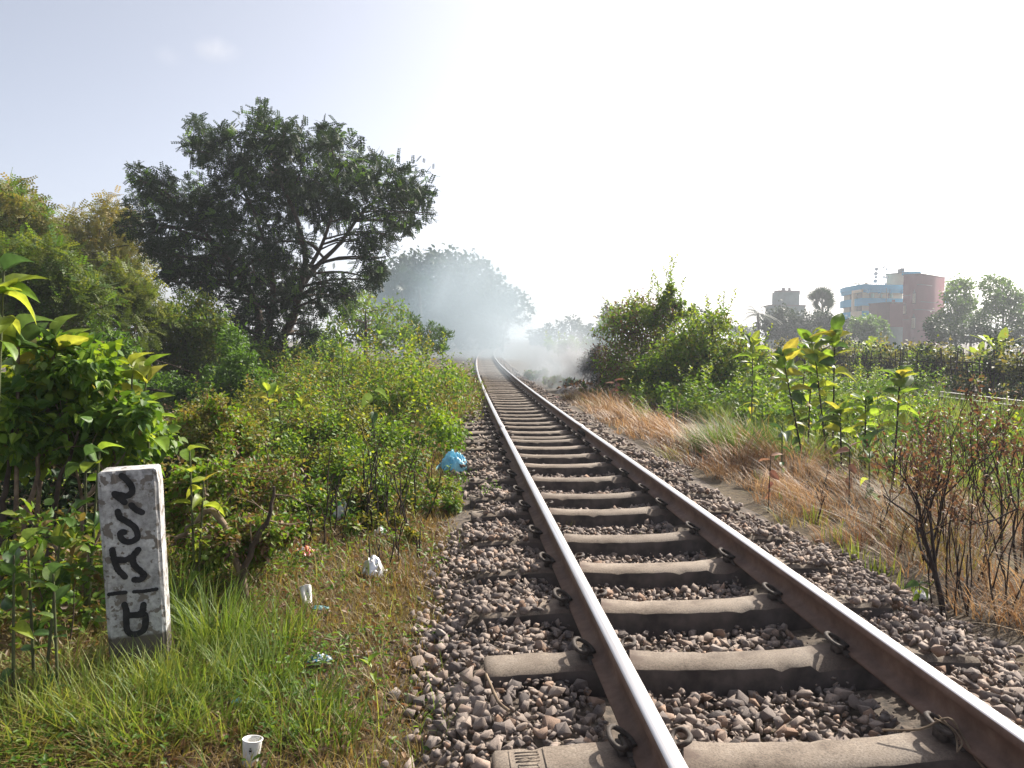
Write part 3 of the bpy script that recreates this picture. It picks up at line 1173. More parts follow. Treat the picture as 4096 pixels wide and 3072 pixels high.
# ---------------------------------------------------------------- the big dark tree
BT = 23.0
blobs = [(560, 240, 16), (572, 262, 22), (545, 285, 30), (600, 292, 36), (650, 305, 36), (716, 283, 24), (706, 310, 30), (425, 268, 18), (440, 305, 34), (420, 325, 22),
         (480, 300, 26), (500, 340, 46), (570, 360, 60), (650, 370, 60), (730, 350, 50), (785, 362, 40), (835, 388, 38), (890, 392, 34), (915, 425, 26), (905, 462, 24),
         (850, 450, 46), (780, 430, 55), (700, 430, 60), (610, 440, 62), (520, 420, 60), (450, 430, 50), (395, 425, 42), (345, 410, 34), (290, 372, 18), (310, 392, 22),
         (352, 386, 22), (300, 445, 32), (355, 490, 50), (440, 500, 60), (530, 505, 48), (610, 520, 40), (400, 560, 48), (345, 555, 38), (470, 560, 40), (560, 590, 42),
         (640, 580, 34), (745, 615, 34), (800, 560, 38), (822, 505, 30), (870, 485, 24), (775, 520, 26), (385, 610, 30), (600, 650, 38), (545, 650, 30), (690, 655, 30),
         (745, 640, 26), (520, 690, 32), (640, 700, 30), (480, 640, 26), (640, 640, 28), (600, 600, 34), (560, 555, 34), (520, 600, 34), (690, 605, 26), (470, 605, 28), (655, 520, 22), (580, 700, 28), (560, 755, 22), (530, 745, 24), (500, 705, 24), (440, 600, 28), (620, 755, 22), (670, 720, 22), (335, 520, 30), (280, 490, 22), (800, 600, 20), (590, 740, 26)]
C, R = dblobs(blobs, BT, 1.9, 3, 2)
trunkA = dpath([(592, 800, 0), (604, 745, 0), (632, 690, .1), (648, 620, 0), (660, 560, -.2), (640, 470, -.4), (600, 380, -.3), (565, 270, 0)], BT)
trunkB = dpath([(560, 805, .2), (556, 745, .3), (560, 690, .4), (545, 640, .6), (500, 570, .6), (440, 500, .4), (380, 440, .2), (310, 395, 0)], BT)
trunkC = dpath([(640, 640, 0), (680, 580, .3), (735, 525, .5), (790, 450, .4), (850, 420, .2)], BT)
trunkD = dpath([(655, 600, 0), (690, 540, -.2), (712, 480, -.4), (730, 400, -.3), (715, 310, 0)], BT)
trunkE = dpath([(575, 800, -.2), (580, 750, -.2), (583, 690, -.3), (590, 620, -.4), (570, 520, -.4), (520, 400, -.2), (450, 320, 0)], BT)
base = np.array([*trunkA[0][:2], 0.0])
base[2] = float(ground_z(base[0], base[1])) - 0.05
trunkA[0][2] = trunkB[0][2] = trunkE[0][2] = base[2]
plant('dark_tree', 'large dark broad-crowned tree with forked trunk rising from scrub beside the track', 'tree', C, R,
      [leafset(PINN, 'dark', 16000, 0.26, 0.23, 0.1, 0.75, sub=11, tight=0.19, shell=0.35, droop=0.25, top=0.35),
       leafset(PINN, 'green', 1400, 0.26, 0.26, 0.2, 0.6, sub=12, tight=0.30, shell=0.5, droop=0.2, top=0.3)],
      base=base, trunk=[(trunkA, [.17, .14, .11, .08, .05, .02]), (trunkB, [.15, .13, .11, .08, .05, .02]), (trunkC, [.09, .07, .05, .02]),
                        (trunkD, [.07, .05, .04, .02]), (trunkE, [.13, .11, .08, .05, .02])], limb=0.045, seed=3)

for k, (bl, dep, lab) in enumerate([([(560, 770, 26), (600, 790, 24), (540, 800, 26), (640, 780, 22), (660, 800, 22), (590, 820, 20)], 20.0, 'leafy green bush at the foot of the dark tree'),
                                   ([(480, 790, 26), (510, 760, 24), (520, 815, 26), (460, 830, 24)], 24.5, 'shaded bush behind the dark tree trunk'),
                                   ([(680, 750, 22), (700, 770, 26), (730, 755, 22), (660, 770, 22), (720, 790, 22)], 25.5, 'sunlit bush behind the scrub crest')]):
    C, R = dblobs(bl, dep, .6, 33 + k, 2)
    plant('tree_foot_bush', lab, 'bush', C, R, [leafset(LEAF6, 'green', 2600, .10, .065, .0, .8, sub=10, tight=.32), leafset(LEAF6, ['olive', 'dark', 'fresh'][k], 1600, .10, .065, .1, .8, sub=10, tight=.32)],
          limb=.02, seed=33 + k, stem='stem', crown='foliage', sprigs=(6, .6, .11, 'green'))

# ---------------------------------------------------------------- trees at the back of the milestone side
def tree(name, label, blist, depth, specs, seed, dz=1.0, trunk_px=None, tr=0.12, limb=0.04, group=None, copies=2, bark='bark', cat='tree'):
    C, R = dblobs(blist, depth, dz, seed, copies)
    if trunk_px is None:
        bx = np.mean([b_[0] for b_ in blist])
        low = max(b_[1] for b_ in blist)
        top = min(b_[1] for b_ in blist)
        trunk_px = [(bx, low + 40), (bx + 3, low * .6 + top * .4), (bx, top + 12)]
    t = dpath(trunk_px, depth)
    b0 = np.array([t[0][0], t[0][1], float(ground_z(t[0][0], t[0][1])) - 0.05])
    t = np.concatenate([[b0], t[1:] if t[0][2] < b0[2] + 0.3 else t])
    return plant(name, label, 'tree' if cat is None else cat, C, R, specs, base=b0, trunk=[(t, [tr, tr * .8, tr * .5, tr * .15])], group=group, limb=limb, seed=seed, bark=bark)


tree('feathery_tree', 'feathery tree with golden tips at the end of the vine-covered scrub', [
    (20, 410, 26), (45, 430, 28), (20, 460, 40), (70, 460, 30), (100, 490, 26), (40, 510, 44), (0, 520, 40), (95, 520, 32), (30, 560, 44), (90, 560, 40)], 19.0,
    [leafset(PINN_FINE, 'gold', 2200, 0.30, 0.24, 0.1, 0.9, sub=9, tight=.3, shell=.3, droop=.35, top=.5),
     leafset(PINN_FINE, 'green', 900, 0.30, 0.24, 0.4, 0.9, sub=8, tight=.3, shell=.3, droop=.35)], 21, 0.9, [(50, 800), (48, 620), (40, 430)], .12, .03)
tree('feathery_tree', 'golden-brown feathery tree between the tall dark tree and its green neighbour', [
    (155, 470, 18), (165, 490, 24), (140, 510, 26), (190, 505, 22), (225, 470, 22), (250, 455, 26), (270, 480, 30), (215, 500, 28), (250, 520, 34), (160, 540, 32), (200, 545, 34),
    (120, 530, 26), (280, 530, 30), (230, 570, 36), (290, 580, 34), (180, 580, 34)], 26.0,
    [leafset(PINN_FINE, 'gold', 3000, 0.34, 0.27, 0.1, 0.95, sub=9, tight=.3, shell=.3, droop=.35, top=.4)], 22, 1.0, [(205, 800), (205, 640), (210, 480)], .13, .035)
tree('feathery_tree', 'light green feathery tree with bare crooked lower limbs behind the vines', [
    (20, 570, 40), (70, 560, 34), (110, 560, 40), (160, 590, 38), (60, 610, 44), (120, 620, 42), (170, 635, 34), (15, 640, 44), (75, 665, 40), (140, 670, 34), (200, 620, 26), (210, 660, 22),
    (30, 700, 38), (110, 710, 30), (185, 700, 22)], 14.5,
    [leafset(PINN_FINE, 'olive', 2900, 0.26, 0.22, 0.1, 0.6, sub=9, tight=.3, shell=.3, droop=.3, top=.25),
     leafset(PINN_FINE, 'green', 1100, 0.26, 0.22, 0.2, 0.8, sub=9, tight=.3, shell=.2, droop=.3)], 23, 0.8, [(150, 900), (160, 760), (128, 640), (90, 560)], .09, .03, bark='bark_pale')
tree('feathery_tree', 'drooping green tree under the dark tree crown beside bare grey limbs', [
    (255, 600, 30), (290, 620, 34), (230, 640, 28), (320, 660, 30), (270, 670, 34), (230, 700, 26), (300, 720, 32), (350, 700, 26)], 17.0,
    [leafset(PINN_FINE, 'olive', 1900, 0.26, 0.22, 0.1, 0.75, sub=9, tight=.3, shell=.3, droop=.35, top=.2)], 24, 0.7, [(285, 880), (280, 760), (275, 620)], .08, .03, bark='bark_pale')
tree('leafy_tree', 'rounded olive tree standing in the shade below the dark tree', [
    (380, 690, 34), (420, 670, 34), (450, 700, 34), (400, 740, 40), (350, 745, 34), (440, 760, 40), (380, 800, 40), (330, 800, 34), (470, 720, 26), (440, 820, 36), (300, 780, 26)], 18.5,
    [leafset(LEAF6, 'olive', 9000, 0.10, 0.06, 0.05, 0.7, sub=10, tight=.3, shell=.4, top=.2),
     leafset(LEAF6, 'green', 4500, 0.10, 0.05, 0.2, 0.9, sub=10, tight=.3, shell=.4)], 25, 0.9, [(400, 880), (400, 800), (400, 700)], .08, .03)
tree('leafy_tree', 'dense dark shrubby tree behind the yellow flowering scrub', [
    (250, 770, 36), (300, 840, 34), (350, 850, 36), (400, 860, 34), (480, 830, 36), (520, 790, 34), (450, 870, 30), (520, 850, 34), (500, 740, 26), (560, 830, 26)], 15.0,
    [leafset(LEAF6, 'green', 11000, 0.09, 0.055, 0.0, 0.6, sub=10, tight=.3, shell=.4, top=.2)], 26, 0.8, [(400, 930), (410, 880), (430, 800)], .06, .025)
tree('leafy_tree', 'yellow-green tree rising between the dark tree and the smoke', [
    (760, 660, 26), (790, 650, 22), (745, 690, 26), (800, 690, 26), (780, 720, 30), (830, 700, 24), (850, 670, 22), (820, 740, 28), (720, 720, 26), (870, 720, 26)], 33.0,
    [leafset(LEAF6, 'fresh', 3200, 0.16, 0.09, 0.0, 0.7, sub=9, tight=.3, shell=.4, top=.3),
     leafset(LEAF6, 'gold', 500, 0.16, 0.09, 0.3, 0.9, sub=9, tight=.3, shell=.6)], 27, 1.2, [(790, 800), (790, 730), (790, 660)], .1, .03)
tree('spiky_shrub', 'dusky shrub with upright feathery spires standing in the smoke', [
    (885, 690, 12), (883, 715, 16), (905, 700, 11), (905, 720, 16), (930, 705, 10), (932, 725, 15), (950, 712, 11), (955, 730, 15), (970, 725, 10), (890, 745, 20), (920, 750, 22), (950, 755, 20)], 34.0,
    [leafset(LEAF6, 'green', 2600, 0.15, 0.04, 0.0, 0.4, sub=8, tight=.25, shell=.2, droop=-0.9, up=.1)], 28, 0.6, [(920, 800), (920, 760), (920, 715)], .05, .025, cat='shrub')
tree('rain_tree', 'wide spreading tree domed over the far end of the track', [
    (940, 565, 24), (900, 575, 30), (960, 572, 28), (1000, 582, 30), (860, 590, 30), (1035, 590, 26), (1060, 605, 22), (830, 600, 24), (880, 620, 40), (940, 615, 44), (1000, 625, 42), (1050, 640, 34),
    (1085, 640, 22), (830, 640, 34), (880, 670, 38), (950, 670, 40), (1020, 670, 40), (1070, 680, 30), (1000, 710, 34), (930, 715, 36), (1050, 720, 30), (870, 720, 36)], 92.0,
    [leafset(LEAF6, 'dark', 15000, 0.55, 0.42, 0.1, 0.8, sub=10, tight=.28, shell=.35, up=1.2, top=.3)], 29, 3.5, [(965, 775), (965, 700), (955, 600)], .5, .15)
tree('sparse_tree', 'thin see-through tree at the edge of the far dome of leaves', [
    (1110, 625, 9), (1125, 640, 11), (1135, 655, 10), (1145, 668, 8), (1105, 650, 11), (1120, 670, 10), (1140, 690, 8), (1100, 680, 9), (1122, 695, 7)], 80.0,
    [leafset(LEAF6, 'dark', 620, 0.36, 0.22, 0.2, 0.8, sub=8, tight=.30, shell=.35, flat=.45)], 30, 1.5, [(1085, 770), (1090, 720), (1110, 640)], .16, .06)
for k, (bl, dep, lab) in enumerate([
        ([(1175, 725, 14), (1190, 715, 14), (1160, 735, 14), (1150, 725, 12)], 150, 'low hazy tree beside the far bend'),
        ([(1215, 705, 12), (1235, 697, 14), (1250, 705, 13), (1228, 715, 16), (1205, 722, 14), (1262, 718, 12)], 170, 'flat-topped hazy tree beyond the smoke'),
        ([(1312, 665, 12), (1328, 670, 14), (1308, 685, 14), (1330, 692, 16), (1318, 712, 18)], 120, 'upright grey tree behind the brown creeper mound'),
        ([(1275, 715, 10), (1290, 722, 14), (1268, 728, 12)], 150, 'small hazy round tree beyond the smoke'),
        ([(1500, 690, 16), (1520, 688, 16), (1545, 692, 16), (1565, 700, 14), (1575, 712, 12), (1530, 708, 18)], 75, 'hazy tree peeping over the creeper mound'),
        ([(1590, 718, 10), (1605, 716, 10), (1622, 722, 10)], 220, 'faint distant tree by the coconut palm')]):
    tree('distant_tree', lab, bl, dep, [leafset(LEAF6, 'dark', 650, dep * .0042, dep * .003, 0.1, 0.8, sub=8, tight=.28, shell=.4)], 40 + k, dep * .012, None, dep * .0016, dep * .0006)

# ---------------------------------------------------------------- the far side: trees round the buildings
for k, (bl, dep, mt, lab) in enumerate([
        ([(1655, 700, 16), (1675, 690, 18), (1700, 685, 20), (1690, 705, 22), (1720, 700, 20), (1745, 690, 18), (1740, 712, 20), (1665, 718, 20), (1710, 722, 22)], 105, 'dark', 'dark blue-green tree mass below the grey block'),
        ([(1770, 690, 16), (1790, 700, 16), (1810, 705, 14), (1830, 700, 14), (1790, 720, 18), (1825, 722, 16), (1850, 715, 12)], 100, 'dark', 'hazy low tree standing before the blue banded block'),
        ([(1850, 705, 12), (1880, 700, 14), (1900, 715, 14), (1870, 722, 16), (1900, 700, 10)], 92, 'green', 'small rounded tree between the blue and the maroon block'),
        ([(2065, 615, 14), (2080, 625, 18), (2055, 640, 18), (2085, 655, 20), (2060, 670, 20), (2030, 690, 18), (2050, 705, 22), (2085, 700, 24)], 84, 'green', 'tall light green tree close against the maroon tower'),
        ([(2130, 612, 12), (2150, 605, 14), (2165, 625, 18), (2140, 640, 18), (2180, 640, 20), (2200, 655, 22), (2155, 670, 24), (2195, 690, 26), (2120, 690, 22), (2215, 640, 14)], 80, 'green', 'tall leafy tree with light tops behind the banana plants'),
        ([(2010, 700, 14), (2030, 718, 18), (2070, 725, 20), (2110, 722, 20), (2150, 725, 22), (2200, 728, 22)], 70, 'dark', 'dark rounded thicket below the tall leafy trees')]):
    tree('background_tree', lab, bl, dep, [leafset(LEAF4, mt, 5200, dep * .0038, dep * .0026, 0.05, 0.75, sub=10, tight=.30, shell=.3, top=.25)], 60 + k, dep * .02, None, .16, .05)


def palm(name, label, top, base, n, L, seed, fan=False, depth_mat='dark'):
    rg = np.random.RandomState(seed)
    root = empty(name, base, label, 'palm tree')
    tb = MB()
    tube(tb, curve([base, (np.asarray(base) + top) / 2 + np.array([0.15, 0, 0]), top], 10), .16, 7)
    tb.build('trunk', M['bark'], root, smooth=True, origin=base)
    for q in range(n):
        fb = MB()
        az = q * 2.399 + rg.uniform(-.2, .2)
        el = rg.uniform(-0.35, 1.1) if not fan else rg.uniform(-.9, 1.45)
        d = np.array([math.cos(az) * math.cos(el), math.sin(az) * math.cos(el), math.sin(el)])
        l = L * rg.uniform(.8, 1.1)
        if fan:
            mid = top + d * l * rg.uniform(.1, .45)
            tube(fb, [top, mid], .03, 3)
            m = 13
            side = norm(np.cross(d, norm(rg.normal(0, 1, 3))))
            up = np.cross(side, d)
            a = np.linspace(-1.35, 1.35, m)
            D = d[None] * np.cos(a)[:, None] + side[None] * np.sin(a)[:, None]
            put_leaves(fb, np.repeat(mid[None], m, 0), D, np.repeat(up[None], m, 0), l * .6, .17, LEAF4, .4)
        else:
            t = np.linspace(0, 1, 9)
            pts = top + d[None] * (t * l)[:, None] + np.array([0, 0, -1.0])[None] * (t ** 2 * l * .55)[:, None]
            tube(fb, pts, .02, 3)
            m = 34
            tt = np.linspace(.12, 1, m)
            P = np.stack([np.interp(tt, t, pts[:, i]) for i in range(3)], 1)
            side = norm(np.cross(d, [0, 0, 1.0]))
            sg = np.where(np.arange(m) % 2 == 0, 1, -1)[:, None]
            D = side[None] * sg + d[None] * .4 + np.array([0, 0, -.55])
            put_leaves(fb, P, D, np.repeat([[0, 0, 1.0]], m, 0), l * .30 * (1 - .5 * tt), .07, LEAF4, .35)
        fb.build('frond', M[depth_mat], root, origin=base)
    return root


b_ = at(1637, 760, 100); b_[2] = -0.8
palm('coconut_palm', 'coconut palm with drooping fronds beside the grey block', at(1637, 678, 100), b_, 15, 2.9, 81)
b_ = at(1776, 760, 112); b_[2] = -0.8
palm('fan_palm', 'round-headed fan palm between the grey and the blue block', at(1776, 648, 112), b_, 34, 2.6, 82, True)
for k, (x, y) in enumerate([(868, 612), (905, 625), (835, 650)]):
    b_ = at(x, 770, 78); b_[2] = -0.8
    palm('fan_palm', 'pale fan palm half hidden before the far domed tree', at(x, y, 78), b_, 12, 2.2, 83 + k, True, 'dark')
for o in [o for o in COL.objects if o.name.startswith('fan_palm') and 'half hidden' in o.get('label', '')]:
    o['group'] = 'fan palms before the far domed tree'


def banana(label, base, h, seed, n=5, lean=0.4, L=1.4, az0=None, group=None):
    rg = np.random.RandomState(seed)
    root = empty('banana_plant', base, label, 'banana plant', group)
    tb = MB()
    top = np.asarray(base) + np.array([0, 0, h * .5])
    tube(tb, [np.asarray(base, float) + [0, 0, -.05], top], [.11, .07], 7)
    tb.build('stem', M['stem_green'], root, smooth=True, origin=base)
    for q in range(n):
        az = (q * 2.4 + rg.uniform(0, 1)) if az0 is None else az0 + q * 2.2
        e = lean * (0.25 if q == 0 else 1.0)
        t = np.linspace(0, 1, 9)
        dh = np.array([math.cos(az), math.sin(az), 0])
        c = top + dh[None] * (L * e * (0.3 * t + 1.1 * t ** 2))[:, None] + np.array([0, 0, 1.0])[None] * (L * (t - .55 * e * t ** 2))[:, None]
        side = np.array([-math.sin(az), math.cos(az), 0]) if q else np.array([1.0, -.1, 0])
        w = L * .15 * np.sin(np.clip((t - .12) / .88, 0, 1) * math.pi) ** .45 + .012
        mb = MB()
        v = np.stack([c - side * w[:, None], c + np.array([0, 0, -.02]), c + side * w[:, None]], 1).reshape(-1, 3)
        i = np.arange(8)[:, None] * 3
        mb.add(v, np.concatenate([np.concatenate([i, i + 1, i + 4, i + 3], 1), np.concatenate([i + 1, i + 2, i + 5, i + 4], 1)]), .7)
        mb.build('leaf', M['fresh'], root, smooth=True, origin=base)
    return root


for k, (x, y, dep, h, L, lab) in enumerate([(2160, 745, 34, 1.9, 1.5, 'banana plant with one broad upright leaf above the yellow shrubs'),
                                            (2115, 750, 36, 1.2, 1.1, 'small banana plant with pale drooping leaves'),
                                            (1880, 752, 40, 1.3, 1.3, 'banana plant standing before the maroon tower')]):
    b_ = at(x, y, dep)
    b_[2] = float(ground_z(b_[0], b_[1]))
    banana(lab, b_, h, 90 + k, 5 if k != 2 else 4, .55, L)

# ---------------------------------------------------------------- brushwood fence and the shrubs on it
fx = 15.4
fence = empty('brushwood_fence', (fx, 20, -0.4), 'long dark brushwood fence of stakes and rails beyond the second track', 'fence')
rg = np.random.RandomState(70)
stk = []
for k in range(6):
    mb = MB()
    h = rg.uniform(.7, 1.35)
    tube(mb, curve([(0, 0, -.05), (rg.normal(0, .03), rg.normal(0, .03), h * .5), (rg.normal(0, .05), rg.normal(0, .05), h)], 5), 0.017, 4)
    stk.append(mb.mesh('stake', M['stalk']))
for y in np.arange(16, 40, 0.125):
    o = bpy.data.objects.new('stake', stk[rg.randint(6)])
    COL.objects.link(o)
    o.parent = fence
    xx = fx + 0.0005 * (y - 10) ** 2 + rg.normal(0, .06)
    o.location = (xx - fx, y - 20, float(ground_z(xx, y)) + .4)
    o.rotation_euler = (rg.normal(0, .09), rg.normal(0, .09), rg.uniform(0, 6))
for hz in (.35, .75, 1.0):
    mb = MB()
    yy = np.arange(16, 40.5, 1.0)
    tube(mb, np.stack([fx + .0005 * (yy - 10) ** 2 - .03, yy, -0.4 + hz + rg.normal(0, .03, len(yy))], 1), .02, 5)
    mb.build('rail', M['stalk'], fence, origin=(fx, 20, -.4))


def bush_blobs(rg, x, y, h, w, n=6):
    C, R = [], []
    z0 = float(ground_z(x, y))
    for k in range(n):
        r = rg.uniform(.20, .34) * min(h, w * 1.2)
        C.append([x + rg.uniform(-.5, .5) * w, y + rg.uniform(-.4, .4) * w, z0 + rg.uniform(.25, .95) * max(h - r, .1)])
        R.append(r)
    return np.array(C), np.array(R)


rg = np.random.RandomState(71)
hk = 0
for y in np.arange(16.5, 38, 1.15):
    x = fx + .9 + .0005 * (y - 10) ** 2 + rg.uniform(-.2, .4)
    h = rg.uniform(1.35, 1.95)
    C, R = bush_blobs(rg, x, y, h, 1.3, 8)
    mt = ['gold', 'olive', 'fresh'][hk % 3]
    plant('hedge_shrub', 'bushy shrub in the row growing behind the brushwood fence', 'shrub', C, R,
          [leafset(LEAF4, mt, 1300, .12, .08, .1, .8, top=.4), leafset(LEAF4, 'dark', 1000, .12, .08, .1, .8, shell=.1)],
          group='shrubs in a row behind the brushwood fence', limb=.02, seed=300 + hk, stem='stem', crown='foliage')
    hk += 1
for k, (y, dx) in enumerate([(17.5, -.7), (19.5, -.5), (22, -.6), (25, -.6), (28.5, -.5), (32, -.6)]):
    x = fx + dx + .0005 * (y - 10) ** 2
    C, R = bush_blobs(rg, x, y, .75, 1.6, 7)
    plant('fence_foot_shrub', 'low dark weedy shrub at the foot of the brushwood fence', 'shrub', C, R,
          [leafset(LEAF6, 'dark', 900, .09, .05, .2, 1.0), leafset(LEAF6, 'tangle', 300, .09, .05, .1, .8)], group='weedy shrubs at the fence foot', limb=.015, seed=340 + k, stem='stem', crown='foliage')

# ---------------------------------------------------------------- creeper mound on the far side of the track
R1 = 19.5
C, R = dblobs([(1340, 690, 34), (1380, 670, 34), (1330, 720, 36), (1390, 710, 44), (1440, 690, 34), (1430, 730, 44), (1360, 760, 44), (1320, 780, 34), (1340, 810, 34), (1390, 815, 36), (1440, 790, 40)], R1, .9, 51, 2)
plant('creeper_mound', 'tall bush smothered in brown withered creeper beside the smoke', 'bush', C, R,
      [leafset(LEAF6, 'brown', 3600, .08, .05, .1, .8, sub=12, tight=.32), leafset(LEAF6, 'fresh', 3600, .095, .06, .0, .7, sub=9), leafset(LEAF6, 'tangle', 3600, .085, .05, .1, 1.0, sub=12, tight=.32)],
      limb=.035, seed=51, stem='stem', crown='foliage', sprigs=(26, .55, .10, 'fresh'))
C, R = dblobs([(1450, 622, 6), (1446, 634, 9), (1440, 648, 11), (1430, 664, 12), (1418, 676, 12), (1462, 660, 8), (1474, 656, 8), (1405, 690, 14), (1485, 680, 10), (1500, 668, 7), (1390, 672, 9), (1456, 680, 12)], R1 - .6, .2, 52)
plant('spire_shrub', 'slender green spire of leaves standing above the brown creeper', 'shrub', C, R,
      [leafset(LEAF6, 'fresh', 1700, .10, .065, .2, 1.0, sub=8, tight=.42)], limb=.02, seed=52, stem='stem', crown='foliage', sprigs=(10, .7, .11, 'fresh'), base=np.array([*at(1425, 800, R1)[:2], -.2]))
C, R = dblobs([(1520, 720, 30), (1480, 730, 36), (1560, 745, 30), (1600, 760, 26), (1500, 770, 40), (1450, 780, 40), (1550, 790, 34), (1420, 800, 34), (1600, 790, 26), (1380, 810, 30), (1560, 700, 18), (1540, 690, 12), (1440, 820, 34), (1500, 825, 36), (1560, 830, 34), (1610, 825, 26), (1650, 800, 24), (1640, 770, 20)], 17.5, .9, 53, 2)
plant('leafy_mound', 'broad yellow-green bank of creeping leaves beside the brown creeper', 'bush', C, R,
      [leafset(LEAF6, 'fresh', 7500, .095, .06, .0, .9, sub=10, top=.2, tight=.32), leafset(LEAF6, 'olive', 4500, .09, .055, .2, .95, sub=10, tight=.32), leafset(LEAF6, 'dark', 1500, .08, .05, .2, .9, shell=.05)],
      limb=.03, seed=53, stem='stem', crown='foliage', sprigs=(44, .6, .11, 'fresh'))
C, R = dblobs([(1300, 735, 16), (1270, 745, 14), (1240, 742, 12), (1215, 748, 12), (1190, 745, 10), (1320, 700, 14), (1300, 715, 12)], 30, .8, 54, 2)
plant('smoke_hedge', 'green hedge of bushes disappearing into the smoke', 'bush', C, R,
      [leafset(LEAF6, 'fresh', 2400, .13, .08, .0, .6, sub=8)], limb=.03, seed=54, stem='stem', crown='foliage', sprigs=(16, .6, .14, 'fresh'))
C, R = dblobs([(1290, 770, 22), (1275, 790, 22), (1310, 800, 24), (1300, 830, 22)], 21, .5, 55, 2)
plant('scorched_bush', 'dark scorched bush right behind the burning heap', 'bush', C, R,
      [leafset(LEAF6, 'brown', 1500, .09, .06, .0, .3, sub=8), leafset(LEAF6, 'dark', 1500, .09, .05, .0, .4)], limb=.03, seed=55, stem='stem', crown='foliage', bark='stalk')
rg = np.random.RandomState(72)
for k, (x, y, h, w) in enumerate([(1330, 855, .5, .9), (1370, 850, .7, 1.0), (1290, 862, .35, .7), (1200, 838, .35, .8), (1160, 822, .4, .8), (1240, 845, .35, .8), (1420, 850, .8, 1.1), (1480, 850, .9, 1.2), (1540, 845, .9, 1.2), (1600, 840, .9, 1.2)]):
    p = on_ground(x, y)
    C, R = bush_blobs(rg, p[0], p[1], h, w, 6)
    mt = 'green' if k < 6 else 'fresh'
    plant('edge_weed', 'small clump of green weeds along the ballast edge near the burning heap' if k < 6 else 'leafy green weed clump at the foot of the creeping bank', 'weed', C, R,
          [leafset(LEAF6, mt, 700, .08, .05, .0, .8), leafset(LEAF6, 'tangle', 250, .07, .04, .0, .9)],
          group='weed clumps near the burning heap' if k < 6 else 'weed clumps at the foot of the creeping bank', limb=.012, seed=360 + k, stem='stem', crown='foliage')
rg = np.random.RandomState(73)
for k, (x, y, h) in enumerate([(1560, 862, 1.1), (1610, 858, 1.15), (1660, 862, 1.2), (1710, 858, 1.15), (1760, 855, 1.2), (1815, 858, 1.15), (1870, 862, 1.0), (1925, 865, .9), (1980, 868, .8), (1410, 880, .6), (1450, 905, .5), (1480, 890, .75), (1530, 885, .85), (1570, 900, .85), (1620, 890, .95), (1660, 905, .9), (1700, 900, .9), (1740, 905, .8), (1780, 915, .75), (1830, 910, .7), (1870, 905, .65), (1920, 915, .55), (1650, 935, .5),
                              (1720, 945, .5), (1780, 950, .5), (1840, 955, .5), (1900, 945, .45), (1990, 915, .35), (2040, 945, .35), (2110, 960, .35), (2180, 965, .35), (1990, 960, .45), (2070, 1000, .4), (2160, 1010, .45), (1960, 900, .4), (1700, 870, .8), (1760, 868, .8), (1820, 870, .7), (1900, 872, .5)]):
    p = on_ground(x, y)
    C, R = bush_blobs(rg, p[0], p[1], h, 1.25, 7)
    zone = 'in front of the creeping bank' if x < 1600 else ('crowding round the whorled plants' if x < 1960 else 'between the dead bushes and the second track')
    plant('field_weed', 'leafy green weed ' + zone, 'weed', C, R,
          [leafset(LEAF6, 'green' if k % 3 else 'fresh', 560, .085, .052, .1, 1.0, sub=9, tight=.34, shell=.2), leafset(LEAF6, 'olive', 220, .07, .04, .0, .8, sub=9, tight=.34)],
          group='leafy weeds ' + zone, limb=.008, seed=380 + k, stem='stem', crown='foliage', sprigs=(5, .4, .085, 'fresh' if k % 2 else 'green'))


# ---------------------------------------------------------------- plants with single large leaves
def big_leaf_mesh(seed, length_seg=7, fold=0.10, droop=0.35, aspect=0.52, wav=0.015):
    rg = np.random.RandomState(seed)
    t = np.linspace(0, 1, length_seg + 1)
    w = aspect / 2 * np.sin(np.clip(t * .97 + .03, 0, 1) ** .85 * math.pi) ** .75
    w[-1] = 0.004
    w[0] = 0.012
    y = t * (1 - .12 * droop * t)
    z = .12 * t - droop * t ** 2
    rows, tints = [], []
    for k in range(length_seg + 1):
        for u in (-1, -.5, 0, .5, 1):
            rows.append([u * w[k], y[k], z[k] + fold * abs(u) * (w[k] / aspect * 2) + wav * math.sin(k * 2.1 + u * 3 + seed) * abs(u)])
            tints.append(.62 if u == 0 else .42 + .10 * ((k % 2) - .5) * (1 if abs(u) == .5 else 0))
    i = (np.arange(length_seg)[:, None] * 5 + np.arange(4)[None, :]).ravel()
    mb = MB()
    mb.add(rows, np.stack([i, i + 1, i + 6, i + 5], 1), np.array(tints))
    return mb


M['big'] = big_leaf_material('big_leaf', (.08, .16, .014), (.14, .23, .02), (.24, .29, .025))
M['big_dark'] = big_leaf_material('big_leaf_dark', (.025, .06, .016), (.05, .10, .022), (.09, .14, .026), .35)
M['big_yellow'] = big_leaf_material('big_leaf_yellow', (.13, .18, .02), (.21, .24, .024), (.32, .28, .03), .45)
M['big_brown'] = big_leaf_material('big_leaf_brown', (.12, .055, .035), (.20, .10, .055), (.26, .15, .08), .25)
BIGM = {}
for mt in ('big', 'big_dark', 'big_yellow', 'big_brown'):
    BIGM[mt] = [big_leaf_mesh(s, 7, f_, d_, a_).mesh('leaf', M[mt], smooth=True) for s, f_, d_, a_ in
                ((1, .10, .30, .52), (2, .16, .55, .56), (3, .08, .18, .50), (4, .22, .75, .58))]


def leaf_object(parent, base, p, d, n, L, mt, rg):
    d = norm(d)
    x = norm(np.cross(d, n))
    z = np.cross(x, d)
    me = BIGM[mt][rg.randint(4)]
    o = bpy.data.objects.new('leaf', me)
    COL.objects.link(o)
    o.parent = parent
    p = np.asarray(p) - np.asarray(base)
    m4 = Matrix(((x[0] * L, d[0] * L, z[0] * L, p[0]), (x[1] * L, d[1] * L, z[1] * L, p[1]), (x[2] * L, d[2] * L, z[2] * L, p[2]), (0, 0, 0, 1)))
    o.matrix_basis = m4
    return o


